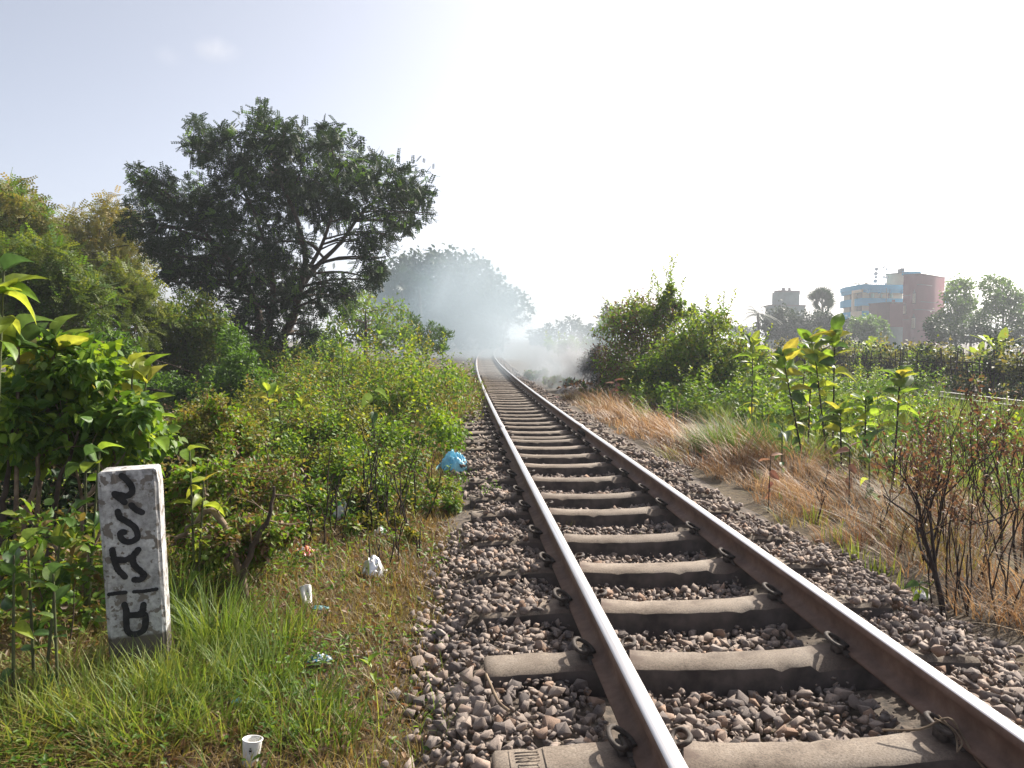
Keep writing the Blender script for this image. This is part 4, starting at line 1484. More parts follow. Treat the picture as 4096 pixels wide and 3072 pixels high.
def big_leaf_plant(name, label, stems, L, seed, mts=('big', 'big', 'big_yellow'), n=9, group=None, cat='plant', spread=1.0, bark='stem_green', r0=.012, leafy=.5, el0=1.15, el1=-.15):
    """stems: list of point lists (base first, world); leaves spiral round the upper part of each"""
    rg = np.random.RandomState(seed)
    base = np.array(stems[0][0], float)
    root = empty(name, base, label, cat, group)
    sb = MB()
    for st in stems:
        pts = curve(st, 12)
        tube(sb, pts, np.linspace(r0, r0 * .5, len(pts)), 6)
    sb.build('stem', M[bark], root, smooth=True, origin=base)
    for st in stems:
        pts = curve(st, 20)
        for k in range(n):
            f = k / max(n - 1, 1)
            t = 1 - leafy * f ** 1.7
            i = min(len(pts) - 1, int(t * (len(pts) - 1)))
            az = k * 2.399 + rg.uniform(-.3, .3)
            el = (1 - f) * el0 + f * el1 + rg.normal(0, .12)
            d = np.array([math.cos(az) * math.cos(el), math.sin(az) * math.cos(el), math.sin(el)]) * np.array([spread, spread, 1])
            nn = (np.array([0, 0, 1.0]) if el < 1.0 else np.array([-math.cos(az), -math.sin(az), .6])) + rg.normal(0, .45, 3)
            mt = mts[rg.randint(len(mts))]
            leaf_object(root, base, pts[i], d, nn, L * rg.uniform(.75, 1.15) * (.6 + .4 * math.sin(math.pi * min(1, .25 + f))), mt, rg)
    return root


def gp(x, y):
    return on_ground(x, y)


def stem_to(bx, by, tx, ty, depth, lean=0.0):
    b_ = at(bx, by, depth)
    b_[2] = float(ground_z(b_[0], b_[1])) - .02
    t = at(tx, ty, depth)
    return [b_, (b_ * .6 + t * .4) + np.array([lean, 0, 0]), t]


# milestone side, front: tall large-leaved shoots over the vines
big_leaf_plant('large_leaf_shoot', 'tall shoot with broad yellow-green leaves rising at the edge of the vines', [stem_to(-30, 1300, 8, 585, 3.6)], .21, 101, ('big', 'big_dark', 'big', 'big_yellow'), 15, r0=.011, leafy=.12, el0=.8, el1=-.7)
big_leaf_plant('large_leaf_shoot', 'thick-stemmed shoot whose broad leaves top the vine mound', [stem_to(30, 1250, 40, 715, 4.2), stem_to(60, 1250, 120, 725, 4.3)], .24, 102, ('big', 'big_dark', 'big', 'big_yellow'), 16, r0=.016, leafy=.16, bark='bark_pale', el0=.95, el1=-.3)
big_leaf_plant('large_leaf_shoot', 'pair of upright broad leaves poking out of the vine flowers', [stem_to(280, 1150, 285, 790, 4.4), stem_to(270, 1150, 318, 800, 4.5)], .20, 103, ('big', 'big_yellow'), 9, r0=.01, leafy=.25)
big_leaf_plant('large_leaf_shoot', 'shoot with long drooping leaves hanging over the vine edge', [stem_to(330, 1180, 318, 880, 4.3)], .23, 104, ('big', 'big'), 11, r0=.012, leafy=.35, el0=.7, el1=-.6)
big_leaf_plant('large_leaf_shoot', 'arching shoot with yellowing leaves reaching above the milestone', [stem_to(420, 1180, 410, 975, 3.9), stem_to(420, 1180, 440, 1040, 3.9)], .13, 105, ('big', 'big_yellow'), 8, r0=.009, leafy=.55, el0=.6, el1=-.6)
big_leaf_plant('large_leaf_shoot', 'shoot with large leaves directly above the milestone top', [stem_to(180, 1250, 185, 985, 3.6), stem_to(180, 1250, 215, 975, 3.6)], .15, 106, ('big', 'big_dark'), 7, r0=.01, leafy=.3, el0=.5, el1=-.8)
big_leaf_plant('large_leaf_seedling', 'low broad-leaved seedling in the dark hollow beside the milestone', [stem_to(90, 1350, 130, 1160, 3.1), stem_to(70, 1360, 60, 1170, 3.1)], .12, 107, ('big_dark', 'big'), 10, r0=.008, leafy=.6)
big_leaf_plant('large_leaf_seedling', 'broad-leaved seedling sprawling beneath the vine mound', [stem_to(20, 1350, 30, 1200, 2.9), stem_to(120, 1350, 115, 1240, 2.9)], .11, 108, ('big_dark', 'big_dark', 'big'), 9, r0=.008, leafy=.7)
big_leaf_plant('large_leaf_sapling', 'leaning yellow-green sapling in front of the dark tree foot', [stem_to(600, 920, 575, 835, 9.0), stem_to(610, 920, 600, 845, 9.2), stem_to(640, 930, 650, 870, 9.0)], .20, 109, ('big', 'big_yellow'), 11, r0=.012, leafy=.6)
big_leaf_plant('large_leaf_sapling', 'dark sapling with upright leaves on the scrub crest', [stem_to(742, 800, 737, 715, 14.0)], .20, 110, ('big_dark',), 9, r0=.012, leafy=.7)
big_leaf_plant('large_leaf_sapling', 'sapling silhouetted against the smoke on the scrub crest', [stem_to(822, 800, 820, 700, 15.0)], .24, 111, ('big_dark', 'big'), 10, r0=.012, leafy=.7)
big_leaf_plant('large_leaf_sapling', 'slim leafy sapling standing at the end of the scrub by the smoke', [stem_to(962, 800, 955, 745, 17.0)], .16, 112, ('big_dark', 'big'), 14, r0=.012, leafy=.9)
big_leaf_plant('hanging_leaf_stem', 'single stem with a few large drooping leaves amid the low scrub', [stem_to(800, 960, 808, 845, 8.2)], .22, 113, ('big_dark',), 4, r0=.008, leafy=.3, el0=0, el1=-1.2)
big_leaf_plant('large_leaf_seedling', 'heart-leaved weed growing at the ballast edge', [list(gp(800, 1500)[None].repeat(3, 0) + np.array([[0, 0, 0], [.02, 0, .05], [.0, .0, .12]]))], .075, 114, ('big',), 5, r0=.003, leafy=.7)
# far side: soft plants with whorled leaves
for k, (bx, by, tx, ty, dep, L, lab) in enumerate([
        (1800, 960, 1803, 715, 9.0, .27, 'tallest large-leaved plant with a bright whorl against the buildings'),
        (1745, 960, 1755, 722, 9.6, .24, 'tall whorled plant standing beside the tallest one'),
        (1740, 940, 1690, 765, 8.8, .27, 'leaning whorled plant with yellow-tipped leaves'),
        (1790, 940, 1760, 760, 8.9, .26, 'whorled plant with pinkish dry lower leaves'),
        (1625, 860, 1626, 735, 12.0, .27, 'upright dark-stemmed plant before the creeping bank'),
        (1930, 1000, 1945, 805, 7.6, .24, 'lone whorled plant with yellowed lower leaves next to the dead bushes'),
        (1870, 960, 1870, 865, 8.2, .22, 'short whorled plant with drooping dark leaves'),
        (1820, 970, 1815, 885, 8.2, .22, 'low whorled plant under the tallest one'),
        (1735, 760, 1740, 745, 14.0, .22, 'small pale whorled plant behind the leaning one')]):
    big_leaf_plant('whorled_plant', lab, [stem_to(bx, by, tx, ty, dep)], L, 120 + k, ('big', 'big', 'big_yellow', 'big_dark') if k != 5 else ('big', 'big_yellow', 'big_dark'), 30, r0=.013, leafy=.8, bark='stalk', el0=.95, el1=-.6)
big_leaf_plant('whorled_plant', 'young plant with one pale upright leaf above drooping dark leaves', [stem_to(1880, 1040, 1878, 965, 6.6)], .22, 130, ('big_dark', 'big', 'big_dark'), 9, r0=.01, leafy=.6, el0=1.3, el1=-.5)
big_leaf_plant('small_dark_plant', 'small dark-leaved plant sunk in the green grass', [stem_to(1690, 960, 1690, 920, 7.8)], .17, 131, ('big_dark',), 9, r0=.01, leafy=.6, el0=.7, el1=-.5)
big_leaf_plant('withered_plant', 'withered plant with hanging red-brown leaves in the dry grass', [stem_to(1835, 1060, 1836, 965, 6.4)], .16, 132, ('big_brown',), 5, r0=.007, leafy=.5, bark='stalk', el0=.2, el1=-1.2)
big_leaf_plant('withered_plant', 'small stem of red-brown leaves at the green grass edge', [stem_to(1660, 1060, 1665, 985, 6.4)], .14, 133, ('big_brown',), 5, r0=.006, leafy=.5, bark='stalk', el0=.2, el1=-1.2)
big_leaf_plant('withered_plant', 'brown curled plant standing near the burning heap', [stem_to(1330, 860, 1328, 825, 17.0)], .26, 134, ('big_brown',), 9, r0=.01, leafy=.8, bark='stalk', el0=.3, el1=-1.2)
b0 = gp(1983, 1330)
big_leaf_plant('ballast_seedling', 'small three-leaved seedling growing at the stony ballast edge', [[b0, b0 + [0.0, 0, .08], b0 + [.005, 0, .17]]], .075, 135, ('big_dark', 'big'), 5, r0=.004, leafy=.3, bark='stalk', el0=.4, el1=-.6)
for k, (x, y, h) in enumerate([(1560, 870, 1.15), (1600, 880, 1.05), (1640, 880, 1.0), (1680, 870, .95), (1580, 860, 1.25)]):
    p = on_ground(x, y)
    C, R = bush_blobs(np.random.RandomState(400 + k), p[0], p[1], h, .8, 6)
    plant('pinnate_shrub', 'fern-leaved shrub spreading over the green grass before the whorled plants', 'shrub', C, R,
          [leafset(PINN_FINE, 'green', 190, .30, .26, .3, 1.0, sub=6, tight=.3, droop=.0, up=1.6), leafset(PINN_FINE, 'fresh', 90, .30, .26, .0, .5, sub=6, tight=.3, droop=.0, up=1.6)],
          group='fern-leaved shrubs before the whorled plants', limb=.012, seed=410 + k, stem='stem', crown='foliage', bark='stalk')

# ---------------------------------------------------------------- vine mound and scrub on the milestone side
C, R = dblobs([(60, 800, 70), (140, 790, 62), (200, 795, 52), (245, 840, 48), (120, 870, 75), (40, 890, 70), (215, 890, 62), (290, 905, 48), (325, 945, 40), (150, 940, 58), (70, 960, 52),
               (235, 955, 46), (20, 970, 50), (290, 960, 40), (-30, 860, 70), (-20, 940, 60)], 4.5, .35, 61, 2)
b0 = at(140, 1200, 4.5)
b0[2] = float(ground_z(b0[0], b0[1])) - .02
plant('vine_mound', 'dense mound of heart-leaved vines over woody stems behind the milestone', 'vine', C, R,
      [leafset(HEART, 'green', 5200, .062, .056, .15, 1.0, sub=12, tight=.24, droop=.55, out=.55, up=.8), leafset(HEART, 'fresh', 2600, .060, .054, .1, .9, sub=12, tight=.24, droop=.5, out=.6, up=.8),
       leafset(LEAF6, 'gold', 260, .04, .03, .4, .9, sub=3, tight=.2, shell=.8, top=.2)],
      base=b0, limb=.014, seed=61, stem='stem', crown='foliage', bark='bark_pale', pick=150)
# woody stems in the dark hollow under the vines
rg = np.random.RandomState(62)
for k, pts in enumerate([[(12, 1290), (8, 1150), (16, 1020), (30, 900)], [(35, 1300), (48, 1150), (75, 1040), (100, 940)], [(95, 1300), (108, 1160), (128, 1050), (170, 930)],
                         [(150, 1290), (120, 1180), (70, 1130), (-10, 1095)], [(20, 1330), (60, 1285), (110, 1330), (170, 1400)], [(180, 1290), (195, 1180), (180, 1090), (240, 1010)],
                         [(330, 1230), (290, 1120), (240, 1090), (150, 1100)], [(540, 1200), (470, 1110), (400, 1150), (370, 1180)], [(500, 1260), (545, 1180), (580, 1120), (595, 1050)]]):
    dep = 4.2 if k < 6 else 4.0
    p = dpath(pts, dep)
    p[0][2] = float(ground_z(p[0][0], p[0][1])) - .02
    root = empty('woody_stem', p[0], ['bent woody stem leaning in the dark hollow under the vines', 'woody stem lying through the scrub beside the milestone'][k >= 6], 'branch',
                 ['woody stems in the hollow under the vines', 'woody stems in the scrub beside the milestone'][k >= 6])
    mb = MB()
    cpts = curve(p, 16) + rg.normal(0, .006, (len(curve(p, 16)), 3))
    tube(mb, cpts, np.linspace(.022, .008, len(cpts)) * (1 if k != 4 else 1.6), 6)
    mb.build('stem', M['bark_pale'] if k % 2 else M['bark'], root, smooth=True, origin=p[0])
    mb = MB()
    for q in range(5):
        i = rg.randint(4, len(cpts))
        branching(mb, rg, cpts[i], rg.normal(0, .6, 3) + [0, 0, .3], .16, .004, 1, .5, (1, 2), sides=4)
    tag(mb.build('twig', M['bark_pale'], root, smooth=True, origin=p[0]), kind='stuff')

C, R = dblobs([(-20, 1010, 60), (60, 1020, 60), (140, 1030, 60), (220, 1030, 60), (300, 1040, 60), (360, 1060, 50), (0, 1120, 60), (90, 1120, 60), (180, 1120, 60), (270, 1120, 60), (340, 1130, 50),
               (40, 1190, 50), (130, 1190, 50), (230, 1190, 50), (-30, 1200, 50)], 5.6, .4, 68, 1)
plant('hollow_thicket', 'leafy thicket darkened in colour as the shade of the hollow under the vine mound', 'bush', C, R,
      [leafset(LEAF6, 'dark', 6500, .055, .036, .1, .9, sub=10, tight=.34), leafset(LEAF6, 'brown', 600, .05, .03, .0, .5, sub=10, tight=.34)], limb=.012, seed=68, stem='stem', crown='foliage')  # filler leaves coloured dark to stand for the hollow's deep shade
C, R = dblobs([(60, 1150, 40), (140, 1160, 40), (30, 1230, 40), (110, 1260, 36), (160, 1230, 30), (10, 1310, 30), (180, 1320, 26), (100, 1340, 26)], 3.4, .25, 63, 1)
plant('hollow_weed', 'leafy green weed in the shaded hollow beside the milestone', 'weed', C, R,
      [leafset(LEAF6, 'green', 420, .055, .04, .2, .9, sub=8, tight=.4), leafset(LEAF6, 'tangle', 300, .05, .03, .2, .9, sub=8, tight=.4)], limb=.004, seed=63, stem='stem', crown='foliage')
C, R = dblobs([(420, 905, 36), (470, 890, 34), (400, 940, 36), (450, 950, 42), (510, 930, 38), (530, 965, 34), (480, 990, 38), (420, 990, 34)], 6.3, .4, 64, 2)
plant('flowering_scrub', 'straw-yellow flowering scrub bush between vines and dark tree', 'shrub', C, R,
      [leafset(LEAF4, 'gold', 6500, .032, .022, .2, 1.0, sub=14, tight=.26, shell=.4, up=.5), leafset(LEAF6, 'fresh', 1800, .05, .035, .0, .7, sub=12), leafset(LEAF4, 'tangle', 2200, .035, .02, .0, .6, shell=.1)],
      limb=.01, seed=64, stem='stem', crown='foliage')
for k, (bl, dep, lab) in enumerate([
        ([(400, 1040, 36), (440, 1050, 40), (480, 1030, 40), (430, 1100, 38), (390, 1110, 30), (410, 1160, 30)], 4.6, 'green and brown tangled weeds right behind the milestone'),
        ([(520, 1040, 42), (570, 1030, 40), (540, 1090, 40), (600, 1080, 36), (500, 1110, 36), (620, 1030, 32)], 5.4, 'reddish tangle of dry twigs and leaves in the low scrub'),
        ([(480, 1170, 32), (530, 1160, 32), (580, 1150, 30), (450, 1200, 26), (550, 1200, 24), (620, 1150, 26)], 4.3, 'low brown weeds sprawling before the twig tangle')]):
    C, R = dblobs(bl, dep, .35, 65 + k, 2)
    plant('tangled_weed', lab, 'weed', C, R,
          [leafset(LEAF6, 'tangle', 2600, .034, .02, .0, 1.0, sub=14, tight=.3, shell=.2), leafset(LEAF6, 'green', 1300 if k != 1 else 700, .042, .03, .2, 1.0, sub=12, tight=.3),
           leafset(LEAF6, 'brown', 500 if k else 200, .035, .02, .2, .9, sub=10, tight=.35)], limb=.006, seed=65 + k, stem='stem', crown='foliage', bark='bark_pale')

KINDS = {
    'a': ('scrub_bush', 'bright green leafy scrub bush in the thicket beside the ballast', 'bright scrub bushes in the thicket', ('fresh', 'green'), LEAF6, .046, .032),
    'b': ('scrub_bush', 'brownish mixed scrub bush in the thicket beside the ballast', 'brownish scrub bushes in the thicket', ('tangle', 'green'), LEAF6, .038, .024),
    'c': ('scrub_bush', 'yellow-olive fine-leaved scrub bush in the thicket beside the ballast', 'olive scrub bushes in the thicket', ('olive', 'gold'), LEAF6, .036, .022)}
rg = np.random.RandomState(66)
nb = 0
for yb, xs, h, w, dens in ((1160, (650, 730, 820), .16, .7, 900), (1110, (610, 690, 770, 850, 900), .30, .85, 1300), (1050, (560, 640, 720, 800, 870), .46, 1.0, 1700),
                           (985, (540, 610, 680, 750, 820, 885), .72, 1.2, 1900), (925, (560, 620, 680, 740, 800, 860, 915, 955), .95, 1.35, 2000),
                           (885, (640, 690, 740, 790, 840, 890, 940, 975), 1.15, 1.45, 1900), (858, (700, 750, 800, 850, 900, 945), 1.25, 1.6, 1700)):
    for x in xs:
        p = on_ground(x + rg.uniform(-14, 14), yb + rg.uniform(-8, 8))
        taper = np.interp(x, [0, 860, 940, 1000], [1, 1, .72, .45])
        hh = h * taper * rg.uniform(.8, 1.25)
        C, R = bush_blobs(rg, p[0], p[1], hh, w * rg.uniform(.85, 1.2), 7)
        kd = 'bbcbab'[nb % 6] if yb > 1040 else ('abcbac'[nb % 6] if yb > 900 else 'acaabc'[nb % 6])
        if yb < 930:
            dens = int(dens * .9)
        nm, lab, grp, (m1, m2), tm, L, W = KINDS[kd]
        zone = 'low at the front of the thicket by the litter' if yb > 1040 else ('midway up the thicket' if yb > 900 else 'on the thicket crest before the dark tree')
        lab, grp = lab.replace('in the thicket beside the ballast', zone), grp.replace('in the thicket', zone)
        sc = np.interp(p[1], [5, 16], [1.0, 1.75])
        plant(nm, lab, 'bush', C, R, [leafset(tm, m1, int(dens * .6), L * sc, W * sc, .0, 1.0, sub=9, tight=.32, shell=.3, top=.25), leafset(tm, m2, int(dens * .4), L * sc, W * sc, .1, .9, sub=9, tight=.32, shell=.2)],
              group=grp, limb=.008, seed=500 + nb, stem='stem', crown='foliage', sprigs=(5, .22 + .28 * hh, L * sc * 1.25, m1 if kd != 'b' else 'green'))
        nb += 1

# thin dark stalks
def stalk_weed(name, label, p, h, seed, n=3, group=None, leaves=0, mt='brown', spread=.3, depth=2, mat='stalk', r=.0058, lsize=.03):
    rg = np.random.RandomState(seed)
    root = empty(name, p, label, 'weed', group)
    tips = []
    for q in range(n):
        mb = MB()
        b_ = np.asarray(p, float) + [rg.normal(0, .06), rg.normal(0, .06), -.02]
        branching(mb, rg, b_, [rg.normal(0, .12), rg.normal(0, .12), 1], h * rg.uniform(.55, .8), r, depth, spread, (1, 2), tips, .3, 5, .5, .55)
        mb.build('stalk', M[mat], root, smooth=True, origin=p)
    if leaves:
        mb = MB()
        tp = np.array([t[0] for t in tips])
        k = rg.randint(len(tp), size=leaves)
        P = tp[k] + rg.normal(0, .035, (leaves, 3))
        put_leaves(mb, P, rg.normal(0, 1, (leaves, 3)) + [0, 0, -.3], rg.normal(0, .5, (leaves, 3)) + [0, 0, 1], lsize * rg.uniform(.6, 1.3, leaves), lsize * .55, LEAF6, rg.rand(leaves))
        mb.build('foliage', M[mt], root, origin=p)
    return root


rg = np.random.RandomState(67)
for k, (x, y, h) in enumerate([(705, 1160, .7), (735, 1165, .62), (765, 1150, .55), (800, 1150, .8), (842, 1160, .62), (862, 1165, .75), (880, 1140, .8), (905, 1120, .65), (930, 1090, .5), (780, 1130, .6), (850, 1195, .35),
                               (822, 1232, .26), (832, 1236, .3), (870, 1210, .22), (655, 1190, .4), (690, 1200, .35), (845, 1130, .7), (780, 1090, .7), (615, 1100, .7), (660, 1080, .7), (720, 1060, .75)]):
    stalk_weed('bare_stalk', 'thin blackened bare stalk sticking out of the low scrub', on_ground(x, y), h, 700 + k, 2, 'bare stalks in the low scrub', depth=1, spread=.25)
for k, (x, y, h) in enumerate([(905, 1100, .45), (985, 1115, .22), (1010, 1075, .2), (930, 1030, .4), (965, 960, .4), (1070, 1110, .2), (985, 900, .5), (1010, 870, .6)]):
    stalk_weed('leafy_stalk', 'small twiggy green plant at the grassy ballast edge', on_ground(x, y), h, 730 + k, 3, 'twiggy plants at the grassy ballast edge', 90, 'green', .45, 2, 'stalk', .003, .03)

# ---------------------------------------------------------------- burnt shrubs on the far side, front
for k, (x, y, topy, dep_h, lab, lv) in enumerate([
        (2085, 1345, 850, 1.05, 'burnt black-stemmed bush with brown crumpled leaves by the ballast', 300),
        (1985, 1215, 840, 1.0, 'dead bush with red-brown leaves leaning out of the straw grass', 380),
        (2190, 1240, 880, 1.1, 'dead wiry bush at the edge of the burnt patch', 260),
        (2130, 1130, 860, 1.0, 'dead bush with thin upright twigs behind the burnt one', 260),
        (2010, 1110, 880, .9, 'withered bush standing between straw and green grass', 260),
        (2250, 1180, 900, 1.0, 'tall dead bush beside the wiry one', 240)]):
    p = on_ground(x, y)
    rg = np.random.RandomState(740 + k)
    root = empty('dead_bush', p, lab, 'bush')
    tips = []
    mb = MB()
    hh = 1.375 - (topy - 729.6) / FD * (p[1]) - p[2]
    for q in range(2 if k else 1):
        branching(mb, rg, p + [rg.normal(0, .04), rg.normal(0, .04), -.03], [rg.normal(.05, .18), rg.normal(0, .15), 1], hh * .42, .017 if k == 0 else .010, 4, .48, (2, 3), tips, .28, 6, .5, .66)
    mb.build('stem', M['stalk'], root, smooth=True, origin=p)
    tp = np.array([t[0] for t in tips])
    mb = MB()
    kk = rg.randint(len(tp), size=lv)
    put_leaves(mb, tp[kk] + rg.normal(0, .03, (lv, 3)), rg.normal(0, 1, (lv, 3)) + [0, 0, -.5], rg.normal(0, .7, (lv, 3)) + [0, 0, .6], .030 * rg.uniform(.5, 1.4, lv), .018, LEAF6, rg.rand(lv))
    mb.build('foliage', M['brown'], root, origin=p)
for k, (x, y, h) in enumerate([(1930, 1200, .45), (1900, 1160, .4), (1780, 1130, .35), (1745, 1080, .4), (1580, 1010, .35), (1600, 1015, .3), (1500, 960, .4), (1700, 1060, .35), (2050, 1300, .5), (2130, 1330, .5), (1475, 930, .4), (1400, 905, .5)]):
    stalk_weed('burnt_stalk', 'charred leafless weed stalk in the straw grass', on_ground(x, y), h, 760 + k, 2, 'charred stalks in the straw grass', 14, 'brown', .3, 1)

for k, (x, y, h) in enumerate([(2010, 1260, .8), (2050, 1330, .6), (2140, 1310, .9), (2190, 1330, .8), (2100, 1250, .9), (1960, 1150, .8), (2160, 1220, 1.0), (1930, 1120, .8), (2060, 1180, 1.0), (2200, 1150, 1.0), (1980, 1080, .9), (2110, 1090, 1.0)]):
    stalk_weed('wiry_weed', 'wiry dead weed with thin branching stems in the burnt patch', on_ground(x, y), h, 780 + k, 3, 'wiry dead weeds in the burnt patch', 60, 'brown', .4, 3, 'stalk', .0045, .026)

# ---------------------------------------------------------------- grass
def scatter(rg, x0, x1, y0, y1, per, dens_fn=None):
    n = int((x1 - x0) * (y1 - y0) * per)
    X = rg.uniform(x0, x1, n)
    Y = rg.uniform(y0, y1, n)
    if dens_fn is not None:
        k = rg.rand(n) < dens_fn(X, Y)
        X, Y = X[k], Y[k]
    return X, Y


def in_frame(X, Y, Z, m=60):
    px, py, d = project(np.stack([X, Y, Z], 1))
    return (d > .8) & (px > -m) & (px < 2212 + m) & (py < 1659 + m * 2)


# short verge grass between ballast and scrub
rg = np.random.RandomState(80)
mb = MB()
for (y0, y1, per, L, W) in ((1.6, 4.2, 7000, .09, .0048), (4.2, 8.0, 4000, .11, .0066), (8.0, 14.0, 1500, .15, .012), (14, 34, 420, .24, .018)):
    fn = lambda X, Y: np.clip(.65 + .5 * wob(X, Y, 2.3, 1.0), .30, 1) * np.clip((track_x(Y) - np.interp(Y, [2, 4, 8, 14], [.95, .86, .70, .64]) - X + .14 * wob(Y, X, 3)) / .5, 0, 1) * np.clip((X + 2.6 + .1 * Y) / .8 + .3, .25, 1)
    X, Y = scatter(rg, -3.6, .52, y0, y1, per, fn)
    if y0 >= 14:
        X = X + (track_x(Y) - 1.14)
    Z = ground_z(X, Y) - .005
    k = in_frame(X, Y, Z)
    X, Y, Z = X[k], Y[k], Z[k]
    n = len(X)
    patch = .5 + .5 * wob(X, Y, 1.4, 5)
    blades(mb, np.stack([X, Y, Z], 1), L * rg.uniform(.45, 1.3, n), W * rg.uniform(.7, 1.3, n), rg.uniform(0, 6.28, n), rg.uniform(.25, 1.2, n),
           np.clip(.10 + .55 * patch + rg.normal(0, .24, n), 0, 1), rg, short=True)
tag(mb.build('verge_grass', M['verge']), 'short half-dry grass carpeting the verge between scrub and ballast', 'grass', kind='stuff')
mb = MB()
X, Y = scatter(rg, -3.4, .05, 1.8, 8, 150, lambda X, Y: np.clip(.4 + .8 * wob(X, Y, 1.6, 8), .05, 1))
k = in_frame(X, Y, ground_z(X, Y))
X, Y = X[k], Y[k]
n = len(X)
blades(mb, np.stack([X, Y, ground_z(X, Y)], 1), rg.uniform(.10, .30, n), .0042, rg.uniform(0, 6.28, n), rg.uniform(.2, 1.0, n), rg.uniform(.2, 1, n), rg)
tag(mb.build('stray_grass', M['grass']), 'scattered taller green blades over the dry verge', 'grass', kind='stuff')
# stray tufts in the ballast
for k, (x, y, n_) in enumerate([(1255, 1185, 40), (1395, 1190, 40), (1230, 1150, 40), (1080, 1060, 40), (1130, 1040, 30), (1330, 1500, 26), (1390, 1180, 24), (1480, 970, 60), (1440, 950, 50)]):
    p = on_ground(x, y)
    mb = MB()
    n = n_
    P = p + np.stack([rg.normal(0, .05, n), rg.normal(0, .05, n), np.full(n, .02)], 1)
    blades(mb, P, .11 * rg.uniform(.5, 1.3, n), .003, rg.uniform(0, 6.28, n), rg.uniform(.3, 1.1, n), rg.uniform(.3, 1, n), rg)
    tag(mb.build('grass_tuft', M['verge'], origin=p), 'tiny wispy grass tuft growing between ballast stones', 'grass', 'wispy tufts between ballast stones')
# small leafy ground weeds on the verge
mb = MB()
fn = lambda X, Y: np.clip(.35 + 1.1 * wob(X, Y, 1.9, 9.0), 0.06, 1) * np.clip((track_x(Y) - 1.1 - X) / .5, 0, 1)
for (y0, y1, per, L) in ((1.7, 4.5, 3200, .026), (4.5, 9, 1600, .034), (9, 16, 400, .05)):
    X, Y = scatter(rg, -4.2, .3, y0, y1, per, fn)
    Z = ground_z(X, Y) + rg.uniform(.005, .09, len(X))
    k = in_frame(X, Y, Z)
    X, Y, Z = X[k], Y[k], Z[k]
    n = len(X)
    put_leaves(mb, np.stack([X, Y, Z], 1), rg.normal(0, 1, (n, 3)) * [1, 1, .35], rg.normal(0, .35, (n, 3)) + [0, 0, 1], L * rg.uniform(.6, 1.5, n), L * .6, LEAF6, rg.uniform(.1, 1, n))
tag(mb.build('ground_weeds', M['green']), 'small creeping leafy weeds spread over the verge', 'weeds', kind='stuff')
# leafy undergrowth that closes the ground between the bushes
mb = MB()
for (y0, y1, per, L) in ((2.6, 6.0, 1500, .034), (6.0, 10, 800, .047), (10, 19, 280, .08)):
    fn = lambda X, Y: np.clip(.55 + .6 * wob(X, Y, 1.3, 4.0), .1, 1) * np.clip((track_x(Y) - 2.25 - X + .3 * wob(Y, X, 1.1) + .05 * (Y - 5)) / .6, 0, 1)
    X, Y = scatter(rg, -9, .3, y0, y1, per, fn)
    hgt = np.clip((track_x(Y) - 2.0 - X) * .13, .05, .40)
    Z = ground_z(X, Y) + .01 + hgt * rg.rand(len(X)) ** 1.2
    k = in_frame(X, Y, Z)
    X, Y, Z = X[k], Y[k], Z[k]
    n = len(X)
    put_leaves(mb, np.stack([X, Y, Z], 1), rg.normal(0, 1, (n, 3)) * [1, 1, .4], rg.normal(0, .45, (n, 3)) + [0, 0, 1], L * rg.uniform(.6, 1.5, n), L * .6, LEAF6,
               np.clip(.5 + .45 * wob(X, Y, 1.7, 2) + rg.normal(0, .2, n), 0, 1))
tag(mb.build('undergrowth', M['tangle']), 'low leafy undergrowth closing the ground between the scrub bushes', 'undergrowth', kind='stuff')
# dead leaves and twigs on the verge
mb = MB()
X, Y = scatter(rg, -3.8, .1, 1.8, 9, 260)
n = len(X)
put_leaves(mb, np.stack([X, Y, ground_z(X, Y) + .03], 1), rg.normal(0, 1, (n, 3)) * [1, 1, .3], rg.normal(0, .5, (n, 3)) + [0, 0, 1], .035 * rg.uniform(.5, 1.6, n), .02, LEAF6, rg.rand(n))
tag(mb.build('leaf_litter', M['brown']), 'fallen dry brown leaves lying on the verge', 'leaves', kind='stuff')


def tuft(name, label, p, n, L, W, spread, lean, mt, lo, hi, seed, group=None, az=None, cat='grass'):
    rg = np.random.RandomState(seed)
    mb = MB()
    r = spread * np.sqrt(rg.rand(n))
    a = rg.uniform(0, 6.28, n)
    P = np.stack([p[0] + r * np.cos(a), p[1] + r * np.sin(a), np.zeros(n)], 1)
    P[:, 2] = ground_z(P[:, 0], P[:, 1]) - .01
    bl = a + rg.normal(0, .8, n) if az is None else az + rg.normal(0, .6, n)
    blades(mb, P, L * rg.uniform(.5, 1.15, n), W * rg.uniform(.7, 1.2, n), bl, np.clip(rg.normal(lean, .22, n), .05, 1.25), np.clip(rg.uniform(lo, hi, n), 0, 1), rg)
    return tag(mb.build(name, M[mt], origin=p), label, cat, group)


